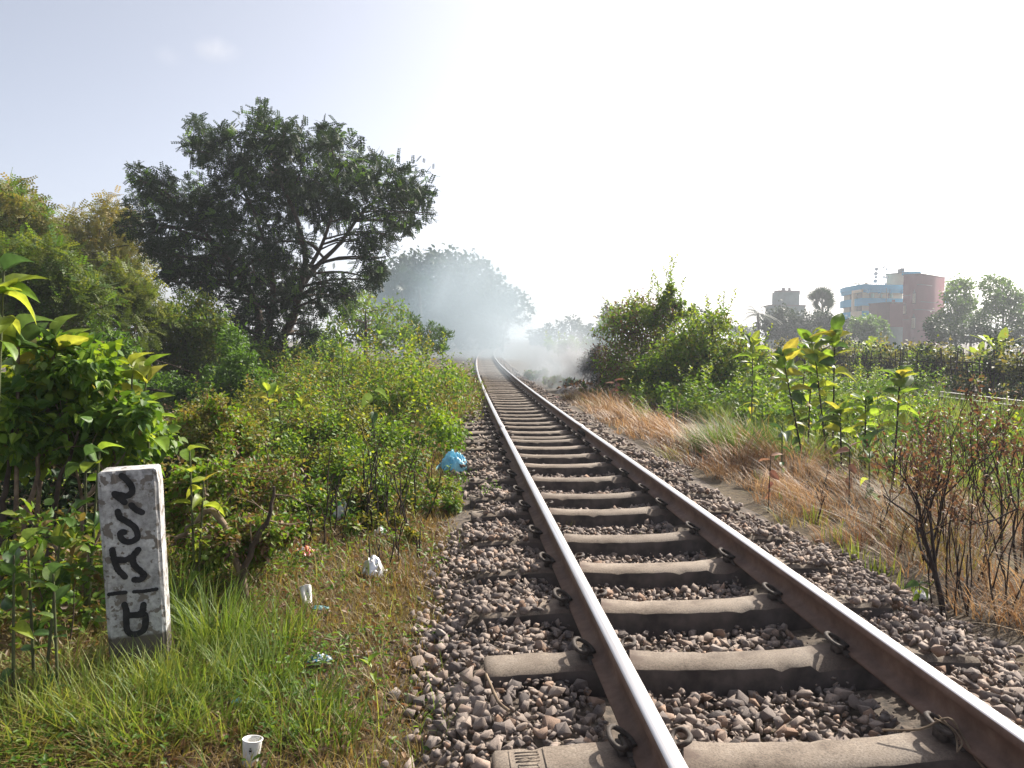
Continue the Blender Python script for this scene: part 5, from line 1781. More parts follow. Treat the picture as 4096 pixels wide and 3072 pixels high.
# long grass round the milestone
for k, (x, y, n, L, sp, lo, hi, lab) in enumerate([
        (470, 1400, 420, .36, .16, .2, .8, 'tall fresh green grass clump beside the milestone'),
        (400, 1500, 380, .26, .18, .4, 1, 'yellow-green grass clump before the milestone'),
        (560, 1480, 300, .24, .16, .2, .8, 'green grass clump between the milestone and the wrappers'),
        (300, 1480, 260, .22, .16, .5, 1, 'pale grass clump at the milestone foot'),
        (480, 1570, 300, .20, .16, .3, .9, 'grass clump growing around the paper cup'),
        (380, 1350, 160, .42, .07, .2, .9, 'slender long grass blades against the milestone side'),
        (120, 1520, 300, .26, .20, .5, 1, 'yellowish long grass clump farther out from the milestone on the vine side'),
        (230, 1560, 300, .26, .20, .4, 1, 'long grass clump directly in front of the milestone face'),
        (40, 1600, 280, .24, .20, .5, 1, 'long yellowish grass clump below the hollow seedlings'),
        (330, 1590, 300, .25, .18, .3, .9, 'long grass clump between the milestone and the upright paper cup'),
        (640, 1560, 220, .20, .16, .2, .8, 'green grass clump beside the blue and white wrapper'),
        (600, 1390, 240, .24, .16, .3, .9, 'green grass clump beside the crushed paper cup'),
        (690, 1600, 160, .16, .14, .2, .8, 'low green grass clump toward the ballast stones')]):
    tuft('grass_clump', lab, on_ground(x, y), n, L, .006, sp, .55, 'grass', lo, hi, 800 + k)
for k, (x, y) in enumerate([(60, 1560), (150, 1600), (230, 1620), (100, 1500), (30, 1630), (330, 1620), (190, 1530), (40, 1450), (140, 1450)]):
    tuft('straw_clump', 'flattened clump of straw and green blades in front of the milestone', on_ground(x, y), 240, .20, .0055, .18, .95, 'verge', .3, 1, 810 + k, 'straw clumps in front of the milestone')
for k, (x, y) in enumerate([(985, 860), (1000, 840), (960, 870), (1010, 880), (975, 830), (1015, 855), (990, 905), (1000, 815)]):
    tuft('tall_verge_grass', 'tuft of tall yellowing grass along the scrub edge by the track', on_ground(x, y), 260, .55, .012, .35, .5, 'verge', .3, 1, 830 + k, 'tall grass tufts along the scrub edge')

# straw grass beside the ballast on the far side
rg = np.random.RandomState(85)
kk = 0
for yy in np.arange(3.6, 19, .42):
    for rowx, hh in ((1.62, .28), (2.05, .5), (2.6, .62), (3.2, .62)):
        if (rowx > 2.8 and yy > 8) or (rowx > 2.3 and yy > 10.5):
            continue
        x = track_x(yy) + rowx + rg.uniform(-.2, .2) + .05 * (yy < 6)
        y = yy + rg.uniform(-.2, .2)
        green = rg.rand() < (.15 if rowx < 2.8 else .3)
        L = hh * rg.uniform(.75, 1.25)
        n = 120 if yy < 9 else 80
        mt_ = 'verge' if green else ('brown' if rg.rand() < .22 else 'straw')
        word = {'verge': 'half-green', 'brown': 'red-brown withered', 'straw': 'pale straw-coloured'}[mt_]
        place = 'at the ballast edge' if rowx < 1.8 else ('among the straw beside the ballast' if rowx < 2.8 else 'in the straw by the dead bushes')
        tuft('straw_tuft', '%s %s grass tuft %s' % ('short' if rowx < 1.8 else 'arching', word, place), np.array([x, y, float(ground_z(x, y))]), n, L, .0055 if yy < 8 else .010, .22,
             .85, mt_, 0, 1, 900 + kk, '%s grass tufts %s' % (word, place), az=rg.uniform(2.2, 4.4) if rg.rand() < .6 else None)
        kk += 1
# green grass field on the far side
mb = MB()
for (y0, y1, per, L, W) in ((5.5, 9.5, 620, .42, .010), (9.5, 15, 300, .48, .017), (15, 24, 110, .5, .028)):
    fn = lambda X, Y: np.clip(.75 + .5 * wob(X, Y, 1.1, 2), .2, 1) * np.clip((X - 4.0 - .02 * Y) / .8, 0, 1)
    X, Y = scatter(rg, 3.6, 12.6, y0, y1, per, fn)
    Z = ground_z(X, Y) - .01
    k = in_frame(X, Y, Z)
    X, Y, Z = X[k], Y[k], Z[k]
    n = len(X)
    patch = .5 + .5 * wob(X, Y, .9, 3)
    blades(mb, np.stack([X, Y, Z], 1), L * rg.uniform(.5, 1.2, n), W * rg.uniform(.7, 1.2, n), rg.uniform(0, 6.28, n), rg.uniform(.2, 1.0, n), np.clip(.15 + .7 * patch + rg.normal(0, .25, n), 0, 1), rg, short=y0 > 9)
tag(mb.build('field_grass', M['grass']), 'green grass field between the two tracks', 'grass', kind='stuff')
for k, (x, y, n, L) in enumerate([(1590, 985, 700, .62), (1550, 980, 500, .5), (1640, 960, 500, .5), (1720, 985, 400, .42), (1790, 1000, 400, .42), (1490, 890, 400, .5), (1440, 870, 400, .5), (1540, 910, 400, .5)]):
    tuft('long_grass', 'thick tuft of long blue-green grass beyond the straw' if k < 3 else 'upright tuft of green grass amid the straw', on_ground(x, y), n, L, .009, .30, .75 if k < 3 else .5, 'grass', .0, .5 if k < 3 else .9, 1200 + k,
         'long blue-green grass tufts' if k < 3 else 'upright green tufts amid the straw')
for k, (x, y) in enumerate([(1760, 1130), (1800, 1165), (1850, 1200), (1700, 1080), (1640, 1040), (1900, 1240), (1960, 1290), (1560, 990)]):
    tuft('grass_shoot', 'upright young green grass shoots sprouting at the ballast edge', on_ground(x, y), 26, .17, .007, .09, .2, 'grass', .4, 1, 1300 + k, 'young grass shoots at the ballast edge')

# ================================================================== MILESTONE
def whitewash_mat():
    m, nt, b = new_mat('flaking_whitewash')
    tc = nt.nodes.new('ShaderNodeTexCoord')
    sep = nt.nodes.new('ShaderNodeSeparateXYZ')
    nt.links.new(tc.outputs['Object'], sep.inputs[0])
    vor = nt.nodes.new('ShaderNodeTexVoronoi')
    vor.inputs['Scale'].default_value = 26
    wob_ = noise_tex(nt, 30, 4, .7)
    addv = nt.nodes.new('ShaderNodeMix')
    addv.data_type = 'RGBA'
    addv.blend_type = 'ADD'
    addv.inputs[0].default_value = .05
    nt.links.new(tc.outputs['Object'], addv.inputs[6])
    nt.links.new(wob_.outputs['Color'], addv.inputs[7])
    nt.links.new(addv.outputs[2], vor.inputs['Vector'])
    n1 = noise_tex(nt, 9, 5, .7)
    n2 = noise_tex(nt, 55, 4, .7)
    white = ramp_node(nt, [(.32, (.20, .195, .19)), (.5, (.40, .395, .39)), (.68, (.58, .575, .56))])
    nt.links.new(n1.outputs['Fac'], white.inputs['Fac'])
    streak = ramp_node(nt, [(.3, (.62, .61, .60)), (.6, (1.05, 1.05, 1.05))])
    nt.links.new(n2.outputs['Fac'], streak.inputs['Fac'])
    mul = nt.nodes.new('ShaderNodeMix')
    mul.data_type = 'RGBA'
    mul.blend_type = 'MULTIPLY'
    mul.inputs[0].default_value = 1
    nt.links.new(white.outputs[0], mul.inputs[6])
    nt.links.new(streak.outputs[0], mul.inputs[7])
    chip = ramp_node(nt, [(.16, (1, 1, 1)), (.24, (0, 0, 0))])
    nt.links.new(vor.outputs['Distance'], chip.inputs['Fac'])
    n3 = noise_tex(nt, 24, 3, .55)
    flake = ramp_node(nt, [(.56, (0, 0, 0)), (.60, (1, 1, 1))])
    nt.links.new(n3.outputs['Fac'], flake.inputs['Fac'])
    mx = nt.nodes.new('ShaderNodeMix')
    mx.data_type = 'RGBA'
    mx.blend_type = 'LIGHTEN'
    mx.inputs[0].default_value = 1
    nt.links.new(chip.outputs[0], mx.inputs[6])
    nt.links.new(flake.outputs[0], mx.inputs[7])
    mixc = nt.nodes.new('ShaderNodeMix')
    mixc.data_type = 'RGBA'
    nt.links.new(mx.outputs[2], mixc.inputs[0])
    nt.links.new(mul.outputs[2], mixc.inputs[6])
    mixc.inputs[7].default_value = (.16, .14, .12, 1)
    lo = nt.nodes.new('ShaderNodeMapRange')
    lo.inputs[1].default_value = PH_WHITE - .008
    lo.inputs[2].default_value = PH_WHITE + .006
    nt.links.new(sep.outputs['Z'], lo.inputs[0])
    mix2 = nt.nodes.new('ShaderNodeMix')
    mix2.data_type = 'RGBA'
    nt.links.new(lo.outputs[0], mix2.inputs[0])
    mix2.inputs[6].default_value = (.10, .085, .068, 1)
    nt.links.new(mixc.outputs[2], mix2.inputs[7])
    nt.links.new(mix2.outputs[2], b.inputs['Base Color'])
    b.inputs['Roughness'].default_value = .9
    bn = nt.nodes.new('ShaderNodeBump')
    bn.inputs['Strength'].default_value = .5
    bn.inputs['Distance'].default_value = .004
    nt.links.new(n2.outputs['Fac'], bn.inputs['Height'])
    nt.links.new(bn.outputs[0], b.inputs['Normal'])
    return m


M['black_paint'] = plain_mat('black_paint', (.028, .027, .030), .75, col2=(.012, .012, .014), scale=30, bump=.3)
PD = 3.2
pb = at(294, 1425, PD)
pb[2] = float(ground_z(pb[0], pb[1])) - .06
ptop = 1.375 - (1872 / 1.8517 - 729.6) / FD * PD
PH = ptop - pb[2]
PH_WHITE = PH - .69
M['whitewash'] = whitewash_mat()
bm = bmesh.new()
bmesh.ops.create_cube(bm, size=1.0)
bmesh.ops.subdivide_edges(bm, edges=bm.edges[:], cuts=15, use_grid_fill=True)
for v in bm.verts:
    c = v.co.copy()
    e = [abs(abs(c.x) - .5) < 1e-4, abs(abs(c.y) - .5) < 1e-4, abs(abs(c.z) - .5) < 1e-4]
    x, y, z = c.x * (.228 - .008 * (.5 - c.z)), c.y * .135, (c.z + .5) * PH
    nz = mnoise.noise(Vector((x * 22, y * 22, z * 22)))
    nz2 = mnoise.noise(Vector((x * 60 + 5, y * 60, z * 60)))
    k = .0015
    if sum(e) >= 2:
        k = .008
        x -= math.copysign(.006 + .006 * max(0, nz), x)
        y -= math.copysign(.006 + .006 * max(0, nz), y)
        if e[2] and c.z > 0:
            z -= .006 + .008 * max(0, nz2)
    v.co = Vector((x + k * nz, y + k * nz2, z + k * .5 * nz))
me = bpy.data.meshes.new('milestone')
bm.to_mesh(me)
bm.free()
me.materials.append(M['whitewash'])
post = bpy.data.objects.new('milestone', me)
COL.objects.link(post)
post.location = pb + np.array([0, .067, 0])
post.rotation_euler = (0, math.radians(-1.6), math.radians(12))
tag(post, 'whitewashed concrete milestone with black hand-painted Bengali numerals', 'milestone')


def zoomxy(p):
    x, y = p
    t = (y - 90) / 1250
    cx = 105 + 60 * t + (475 - 35 * t) / 2
    return ((x - cx) / 1.885 * PD / 3076 * .93, PH - (y - 90) / 1.885 * PD / 3076)


def stroke(mb, pts, w=45, lift=.0035):
    c = curve([(*zoomxy(p), 0) for p in pts], 22)[:, :2] if len(pts) > 2 else np.array([zoomxy(p) for p in pts])
    d = np.gradient(c, axis=0)
    d /= np.linalg.norm(d, axis=1, keepdims=True) + 1e-9
    nrm = np.stack([-d[:, 1], d[:, 0]], 1)
    hw = w / 2 / 1.885 * PD / 3076
    rg = np.random.RandomState(int(abs(pts[0][0] * 7 + pts[0][1])) % 9999)
    jit = hw * (1 + rg.normal(0, .06, (len(c), 2)))
    a = c + nrm * jit[:, :1]
    b = c - nrm * jit[:, 1:]
    yf = -.0675 - lift
    v = np.concatenate([np.stack([a[:, 0], np.full(len(c), yf), a[:, 1]], 1), np.stack([b[:, 0], np.full(len(c), yf), b[:, 1]], 1)])
    n = len(c)
    i = np.arange(n - 1)
    mb.add(v, np.stack([i, i + n, i + n + 1, i + 1], 1))
    for q, e in enumerate((c[0], c[-1])):
        th = np.linspace(0, 2 * math.pi, 13)[:-1]
        ring = np.stack([e[0] + hw * np.cos(th), np.full(12, yf - .0004 * (q + 1)), e[1] + hw * np.sin(th)], 1)
        mb.add(ring, [list(range(12))])


glyphs = [
    [[(305, 125), (345, 165), (375, 215), (375, 255), (340, 278), (290, 268), (250, 255)], [(255, 268), (295, 300), (320, 325)], [(370, 350), (400, 385), (445, 410)]],
    [[(270, 390), (285, 435), (345, 480), (395, 530), (408, 590), (372, 622), (322, 622), (285, 585), (288, 550), (312, 548)]],
    [[(222, 675), (232, 740), (258, 820), (308, 885)], [(242, 748), (310, 758), (362, 742)], [(412, 690), (372, 740), (378, 800), (430, 860), (450, 888), (420, 918), (378, 914)]],
    [[(300, 1095), (314, 1160), (308, 1240), (322, 1308), (370, 1330), (430, 1312), (452, 1255), (448, 1190), (405, 1186), (335, 1182)], [(440, 1112), (430, 1160), (400, 1186)]]]
for g in glyphs:
    mb = MB()
    for k, s in enumerate(g):
        stroke(mb, s, 46, .0035 + .0006 * k)
    mb.build('painted_numeral', M['black_paint'], post)
mb = MB()
stroke(mb, [(190, 1005), (245, 1003), (310, 1004)], 30)
stroke(mb, [(372, 1006), (450, 1010), (540, 1004)], 28)
mb.build('painted_line', M['black_paint'], post)

# ================================================================== LITTER
def litter_mat(name, stops, rough=.4, trans=.3, scale=14):
    m, nt, b = new_mat(name)
    t = noise_tex(nt, scale, 2, .5)
    r = ramp_node(nt, stops)
    r.color_ramp.interpolation = 'CONSTANT' if len(stops) > 2 else 'LINEAR'
    nt.links.new(t.outputs['Fac'], r.inputs['Fac'])
    nt.links.new(r.outputs[0], b.inputs['Base Color'])
    b.inputs['Roughness'].default_value = rough
    tr = nt.nodes.new('ShaderNodeBsdfTranslucent')
    nt.links.new(r.outputs[0], tr.inputs['Color'])
    mix = nt.nodes.new('ShaderNodeMixShader')
    mix.inputs[0].default_value = trans
    nt.links.new(b.outputs[0], mix.inputs[1])
    nt.links.new(tr.outputs[0], mix.inputs[2])
    nt.links.new(mix.outputs[0], nt.nodes['Material Output'].inputs['Surface'])
    return m


M['bag_blue'] = litter_mat('thin_blue_plastic', [(.35, (.16, .50, .72)), (.62, (.42, .74, .84))], .3, .5, 10)
M['wr_orange'] = litter_mat('orange_red_wrapper', [(.0, (.62, .57, .50)), (.42, (.62, .22, .04)), (.54, (.42, .03, .04)), (.66, (.65, .6, .55))], .35, .1, 22)
M['wr_green'] = litter_mat('green_white_wrapper', [(.0, (.70, .70, .68)), (.5, (.10, .35, .06)), (.62, (.6, .62, .6))], .35, .15, 14)
M['wr_blue'] = litter_mat('blue_white_wrapper', [(.0, (.05, .22, .42)), (.47, (.68, .67, .64)), (.60, (.10, .32, .50))], .35, .1, 24)
M['wr_teal'] = litter_mat('teal_wrapper', [(.3, (.05, .22, .26)), (.7, (.22, .38, .40))], .4, .15, 20)
M['paper'] = plain_mat('white_paper', (.74, .73, .70), .7, vary=.18, scale=25)
M['foil'] = plain_mat('silver_foil', (.80, .79, .77), .30, metal=.85, vary=.12, scale=18)


def crumple(name, label, cat, p, sx, sy, hz, seed, mat, dome=.5, yaw=0.0, lift=.0, n=26, fold=7.0, pw=2):
    rg = np.random.RandomState(seed)
    o3 = Vector(rg.uniform(0, 50, 3))
    g = np.linspace(-1, 1, n)
    U, V = np.meshgrid(g, g)
    vv = []
    for u, v in zip(U.ravel(), V.ravel()):
        a = mnoise.noise(Vector((u * 1.6, v * 1.6, 0)) + o3)
        b_ = 1 - abs(mnoise.noise(Vector((u * 2.6, v * 2.6, 5)) + o3)) * 2.2
        c = mnoise.noise(Vector((u * fold, v * fold, 9)) + o3)
        rr = min(1, math.hypot(u, v))
        k = 1 + .25 * mnoise.noise(Vector((math.atan2(v, u) * 1.2, 3, 0)) + o3)
        vv.append([u * sx * k / 2 * (1 - .15 * b_), v * sy * k / 2 * (1 - .15 * a), hz * max(0, (dome * (1 - rr ** pw) + .45 * b_ * (1 - .5 * rr) + .16 * (1 - 2 * abs(c)) + .25 * a)) + .004])
    vv = np.array(vv)
    # round the sheet's corners off
    vv[:, :2] *= np.where(np.hypot(U.ravel(), V.ravel()) > 1.1, .86, 1)[:, None]
    cy, sy_ = math.cos(yaw), math.sin(yaw)
    vv = np.stack([vv[:, 0] * cy - vv[:, 1] * sy_, vv[:, 0] * sy_ + vv[:, 1] * cy, vv[:, 2]], 1)
    mb = MB()
    i = (np.arange(n - 1)[:, None] * n + np.arange(n - 1)[None, :]).ravel()
    mb.add(vv, np.stack([i, i + 1, i + n + 1, i + n], 1))
    o = mb.build(name, M[mat])
    o.location = (p[0], p[1], p[2] + lift)
    return tag(o, label, cat)


crumple('plastic_bag', 'crumpled thin blue plastic bag caught in weeds beside the ballast', 'bag', on_ground(982, 1034) + [0, 0, .02], .33, .27, .17, 14, 'bag_blue', .75, .3, .05, 40, 6, 4)
crumple('foil_wrapper', 'crumpled silver foil wrapper lying on dry verge grass', 'wrapper', on_ground(806, 1250), .16, .12, .085, 2, 'foil', .9, -.3, .015, 28, 2.2)
crumple('snack_wrapper', 'orange and red snack wrapper half hidden in dry weeds', 'wrapper', on_ground(655, 1205), .16, .12, .06, 3, 'wr_orange', .4, .1, .02)
crumple('snack_wrapper', 'green and white packet propped against weed stalks', 'wrapper', on_ground(740, 1130), .16, .14, .14, 4, 'wr_green', .7, .5, .02)
crumple('snack_wrapper', 'small shiny green wrapper among weeds past the foil', 'wrapper', on_ground(822, 1160), .09, .10, .07, 5, 'wr_green', .5, 1.5, .01)
crumple('snack_wrapper', 'blue and white wrapper lying beyond the tall grass clump', 'wrapper', on_ground(690, 1440), .11, .08, .04, 6, 'wr_blue', .4, -.2, .02)
crumple('plastic_scrap', 'dull teal plastic scrap flattened below the paper tube', 'scrap', on_ground(690, 1325), .10, .05, .02, 7, 'wr_teal', .3, -.2, .02)
crumple('plastic_scrap', 'tiny blue plastic scrap beside the paper cup grass', 'scrap', on_ground(515, 1535), .05, .03, .02, 8, 'bag_blue', .3, .2, .03)
crumple('fallen_rag', 'small pinkish rag on the ballast edge near the smoke', 'rag', on_ground(1192, 862), .50, .22, .05, 9, 'wr_orange', .3, .4, .03)


crumple('paper_scrap', 'torn white paper scrap beside the seedling at the ballast edge', 'scrap', on_ground(1990, 1300), .11, .08, .05, 10, 'paper', .5, .2, .02)


def cup(name, label, p, r0, r1, h, tilt, yaw, lift, dent=.15, seed=0):
    rg = np.random.RandomState(seed)
    n, m = 26, 9
    th = np.arange(n) * 2 * math.pi / n
    mb = MB()
    rows = []
    for k in range(m):
        t = k / (m - 1)
        r = r0 + (r1 - r0) * t
        rr = r * (1 - dent * np.maximum(0, np.cos(th - 4.4)) ** 6 * math.sin(math.pi * t) + .03 * np.sin(3 * th + 4 * t))
        rows.append(np.stack([rr * np.cos(th), rr * np.sin(th), np.full(n, t * h)], 1))
    for k in range(m - 1, -1, -1):
        q = rows[k].copy()
        q[:, :2] *= .95
        q[:, 2] += .002
        rows.append(q)
    v = np.concatenate(rows)
    i = (np.arange(2 * m - 1)[:, None] * n)
    j = np.arange(n)[None, :]
    k2 = (j + 1) % n
    mb.add(v, np.stack([i + j, i + k2, i + n + k2, i + n + j], -1).reshape(-1, 4))
    mb.add(np.concatenate([rows[0]]), [list(range(n))[::-1]])
    o = mb.build(name, M['paper'], smooth=True)
    o.location = (p[0], p[1], p[2] + lift)
    o.rotation_euler = (tilt, .12, yaw)
    tag(o, label, 'cup')
    rb = MB()
    t2 = np.linspace(0, 2 * math.pi, n + 1)
    tube(rb, np.stack([r1 * np.cos(t2), r1 * np.sin(t2), np.full(n + 1, h)], 1), .0022, 5, cap=False)
    rb.build('rim', M['paper'], o, smooth=True)
    ib = MB()
    for (a0, a1, z0, z1) in ((4.45, 4.75, .62, .70), (4.50, 4.68, .73, .78), (4.52, 4.60, .54, .59)):
        aa = np.linspace(a0, a1, 5)
        rr = lambda t: (r0 + (r1 - r0) * t) * 1.012
        lo = np.stack([rr(z0) * np.cos(aa), rr(z0) * np.sin(aa), np.full(5, z0 * h)], 1)
        hi = np.stack([rr(z1) * np.cos(aa), rr(z1) * np.sin(aa), np.full(5, z1 * h)], 1)
        q = np.arange(4)
        ib.add(np.concatenate([lo, hi]), np.stack([q, q + 1, q + 6, q + 5], 1))
    ib.build('printed_mark', M['black_paint'], o)
    return o


cup('paper_cup', 'white paper cup standing in grass in front of the milestone', on_ground(540, 1655), .024, .032, .082, -.12, .2, .005, .05, 1)
cup('paper_tube', 'crushed white paper cup tilted up in dry weeds', on_ground(665, 1312), .024, .031, .095, -.6, .6, .015, .75, 2)

# twigs on the track and ballast
for k, (pts, z, nm, lab, r) in enumerate([
        ([(1050, 1560), (1068, 1600), (1080, 1625), (1100, 1640)], .05, 'stick', 'pale dry stick lying on the ballast beside the near sleeper', .006)]):
    q = np.array([on_ground(*p) for p in pts])
    q[:, 2] = z + np.array([.03, .02, .02, .015])
    mb = MB()
    tube(mb, curve(q, 10), r, 6)
    tag(mb.build(nm, M['bark_pale'], smooth=True, origin=q[0]), lab, 'stick')
sl0 = sleepers[1]
q0 = np.array([track_x(SLEEPER_Y[1]) + .535 - .11, SLEEPER_Y[1], .0])
mb = MB()
for k, pth in enumerate([[(-.16, .05, .075), (-.06, .0, .10), (.02, -.02, .145), (.05, -.05, .10), (.06, -.12, .05), (.10, -.24, -.01)], [(.0, -.0, .145), (.03, -.03, .11), (.025, -.06, .09), (.0, -.10, .075)],
                         [(-.02, -.01, .14), (.025, -.04, .12), (.035, -.07, .09), (.01, -.09, .075)]]):
    tube(mb, curve(np.array(pth) + q0, 16), .004 if k == 0 else .003, 5)
tag(mb.build('twig', M['bark_pale'], smooth=True, origin=q0), 'pale string-like twig caught on the rail clip', 'twig')

# ================================================================== BURNING HEAP AND SMOKE
fp = on_ground(1255, 850)
heap = empty('burning_heap', fp, 'smouldering heap of ash and leaves beside the ballast', 'burning heap')
mb = MB()
n = 18
g = np.linspace(-1, 1, n)
U, V = np.meshgrid(g, g)
hz = .28 * np.maximum(0, 1 - U ** 2 - V ** 2) + .05 * wob(U * 4, V * 4, 1.5)
i = (np.arange(n - 1)[:, None] * n + np.arange(n - 1)[None, :]).ravel()
mb.add(np.stack([U * .75, V * .6, hz - .04], -1).reshape(-1, 3), np.stack([i, i + 1, i + n + 1, i + n], 1))
M['ash'] = plain_mat('grey_ash', (.34, .32, .30), .95, col2=(.05, .045, .04), scale=6, bump=.6)
mb.build('ash', M['ash'], heap, smooth=True)
rg = np.random.RandomState(91)
mb = MB()
P = np.stack([rg.normal(0, .35, 160), rg.normal(0, .3, 160), rg.uniform(.05, .32, 160)], 1)
put_leaves(mb, P, rg.normal(0, 1, (160, 3)), rg.normal(0, .6, (160, 3)) + [0, 0, 1], .12, .06, LEAF6, rg.rand(160))
mb.build('leaves', M['brown'], heap)
mb = MB()
for k in range(8):
    a = rg.uniform(0, 6.28)
    tube(mb, [(.5 * math.cos(a), .4 * math.sin(a), .02), (0.1 * math.cos(a + 2), .1, .33)], .012, 5)
mb.build('twigs', M['stalk'], heap)


def smoke_mat(name, radii, dens, scale, edge, contrast, color=(.80, .88, .95), aniso=.3, seed=0.0, stretch=(1, 1, 1)):
    m = bpy.data.materials.new(name)
    m.use_nodes = True
    nt = m.node_tree
    nt.nodes.remove(nt.nodes['Principled BSDF'])
    tc = nt.nodes.new('ShaderNodeTexCoord')
    ln = nt.nodes.new('ShaderNodeVectorMath')
    ln.operation = 'LENGTH'
    nt.links.new(tc.outputs['Object'], ln.inputs[0])
    mp = nt.nodes.new('ShaderNodeMapping')
    mp.inputs['Scale'].default_value = tuple(r * s for r, s in zip(radii, stretch))
    mp.inputs['Location'].default_value = (seed, seed * 2, -seed)
    nt.links.new(tc.outputs['Object'], mp.inputs['Vector'])
    t = nt.nodes.new('ShaderNodeTexNoise')
    t.inputs['Scale'].default_value = scale
    t.inputs['Detail'].default_value = 4
    t.inputs['Roughness'].default_value = .6
    t.inputs['Distortion'].default_value = .6
    nt.links.new(mp.outputs[0], t.inputs['Vector'])
    fall = nt.nodes.new('ShaderNodeMapRange')
    fall.inputs[1].default_value = 1.0
    fall.inputs[2].default_value = edge
    fall.interpolation_type = 'SMOOTHSTEP'
    nt.links.new(ln.outputs['Value'], fall.inputs[0])
    cn = nt.nodes.new('ShaderNodeMapRange')
    cn.inputs[1].default_value = .5 - contrast
    cn.inputs[2].default_value = .5 + contrast
    nt.links.new(t.outputs['Fac'], cn.inputs[0])
    mu = nt.nodes.new('ShaderNodeMath')
    mu.operation = 'MULTIPLY'
    nt.links.new(fall.outputs[0], mu.inputs[0])
    nt.links.new(cn.outputs[0], mu.inputs[1])
    md = nt.nodes.new('ShaderNodeMath')
    md.operation = 'MULTIPLY'
    md.inputs[1].default_value = dens
    nt.links.new(mu.outputs[0], md.inputs[0])
    pv = nt.nodes.new('ShaderNodeVolumePrincipled')
    pv.inputs['Color'].default_value = (*color, 1)
    pv.inputs['Anisotropy'].default_value = aniso
    nt.links.new(md.outputs[0], pv.inputs['Density'])
    nt.links.new(pv.outputs[0], nt.nodes['Material Output'].inputs['Volume'])
    return m


def smoke_puff(label, c, radii, dens, scale, edge=.1, contrast=.22, seed=0.0, rot=(0, 0, 0), aniso=.3, color=(.60, .78, .90)):
    bm = bmesh.new()
    bmesh.ops.create_icosphere(bm, subdivisions=3, radius=1.0)
    me = bpy.data.meshes.new('smoke')
    bm.to_mesh(me)
    bm.free()
    me.materials.append(smoke_mat('smoke', radii, dens, scale, edge, contrast, color, aniso, seed))
    o = bpy.data.objects.new('smoke', me)
    COL.objects.link(o)
    o.location = c
    o.scale = radii
    o.rotation_euler = rot
    return tag(o, label, 'smoke', kind='stuff')


smoke_puff('bright wisps of smoke rising from the burning heap', at(1238, 808, 21.2), (1.25, 1.2, 1.35), 2.6, 1.4, .0, .10, 1.0, aniso=.0, color=(.93, .96, .99))
smoke_puff('thin blue smoke drifting from the heap across the track', at(1170, 770, 26), (3.2, 6.5, 2.3), .40, .55, .0, .16, 4.0, (0, 0, .25), aniso=.0, color=(.78, .89, .97))
smoke_puff('thick white smoke cloud hanging over the bend of the track', at(1035, 680, 50), (5.0, 11, 6.2), .36, .24, .0, .20, 7.0, (0, 0, .1), aniso=.0, color=(.74, .87, .95))
smoke_puff('wide pale smoke veil spreading before the far domed tree', at(960, 680, 60), (13.5, 13, 7.0), .085, .16, .05, .25, 9.0, aniso=.0, color=(.62, .80, .92))


def cloud(label, c, radii, dens, seed):
    o = smoke_puff(label, c, radii, dens, .035, .0, .16, seed, aniso=.0, color=(1, 1, 1))
    o.name = 'cloud'
    return o


cloud('small faint white cloud in the pale sky above the dark tree', at(470, 108, 900), (34, 30, 18), .016, 3.0)
cloud('fainter wisp of cloud beside the small white cloud', at(365, 122, 900), (20, 26, 16), .006, 5.0)

# ================================================================== BUILDINGS
M['blue'] = plain_mat('blue_paint', (.025, .36, .60), .8, vary=.12, scale=.8)
M['cream'] = plain_mat('cream_paint', (.62, .50, .35), .85, vary=.12, scale=.8)
M['maroon'] = plain_mat('maroon_plaster', (.17, .045, .060), .85, vary=.12, scale=.7)
M['maroon_dark'] = plain_mat('maroon_trim', (.12, .045, .048), .85, vary=.2, scale=2)
M['trim'] = plain_mat('dark_trim', (.12, .10, .11), .85, vary=.2, scale=2)
M['grey'] = plain_mat('weathered_cement', (.12, .165, .165), .9, vary=.35, scale=.6)
M['shade'] = plain_mat('shaded_opening', (.16, .13, .12), .8, vary=.4, scale=3)  # dark panels painted as the shade inside the open balconies
M['metal'] = plain_mat('galvanised_steel', (.55, .56, .58), .5, metal=.4, vary=.15, scale=4)
M['tank'] = plain_mat('tank_plastic', (.06, .07, .09), .6, vary=.2, scale=3)
gm, gnt, gb = new_mat('green_glass')
gb.inputs['Base Color'].default_value = (.10, .32, .26, 1)
gb.inputs['Roughness'].default_value = .15
M['pane'] = gm


def prism(mb, poly, z0, z1, mat=0):
    poly = np.asarray(poly, float)
    n = len(poly)
    v = np.concatenate([np.c_[poly, np.full(n, z0)], np.c_[poly, np.full(n, z1)]])
    i = np.arange(n)
    k = (i + 1) % n
    mb.add(v, np.stack([i, k, k + n, i + n], 1), mat=mat)
    mb.add(v, [list(range(n))[::-1], list(range(n, 2 * n))], mat=mat)


def xy(dx, dep):
    return at(dx, 729.6, dep)[:2]


def shrink(poly, off):
    poly = np.asarray(poly, float)
    c = poly.mean(0)
    out = []
    for p in poly:
        d = c - p
        out.append(p + d / np.linalg.norm(d) * off)
    return np.array(out)


def wall_box(mb, a, b, t0, t1, z0, z1, out, thick):
    """a box on wall a->b between fractions t0..t1, standing `out` proud of it (towards the viewer side)"""
    a = np.asarray(a, float)
    b = np.asarray(b, float)
    d = (b - a)
    nrm = np.array([d[1], -d[0]]) / np.linalg.norm(d)
    if nrm @ (a - CAM[:2]) > 0:
        nrm = -nrm
    p0, p1 = a + d * t0, a + d * t1
    poly = [p0 + nrm * out, p1 + nrm * out, p1 + nrm * (out - thick), p0 + nrm * (out - thick)]
    prism(mb, poly, z0, z1)


GZ = -1.1
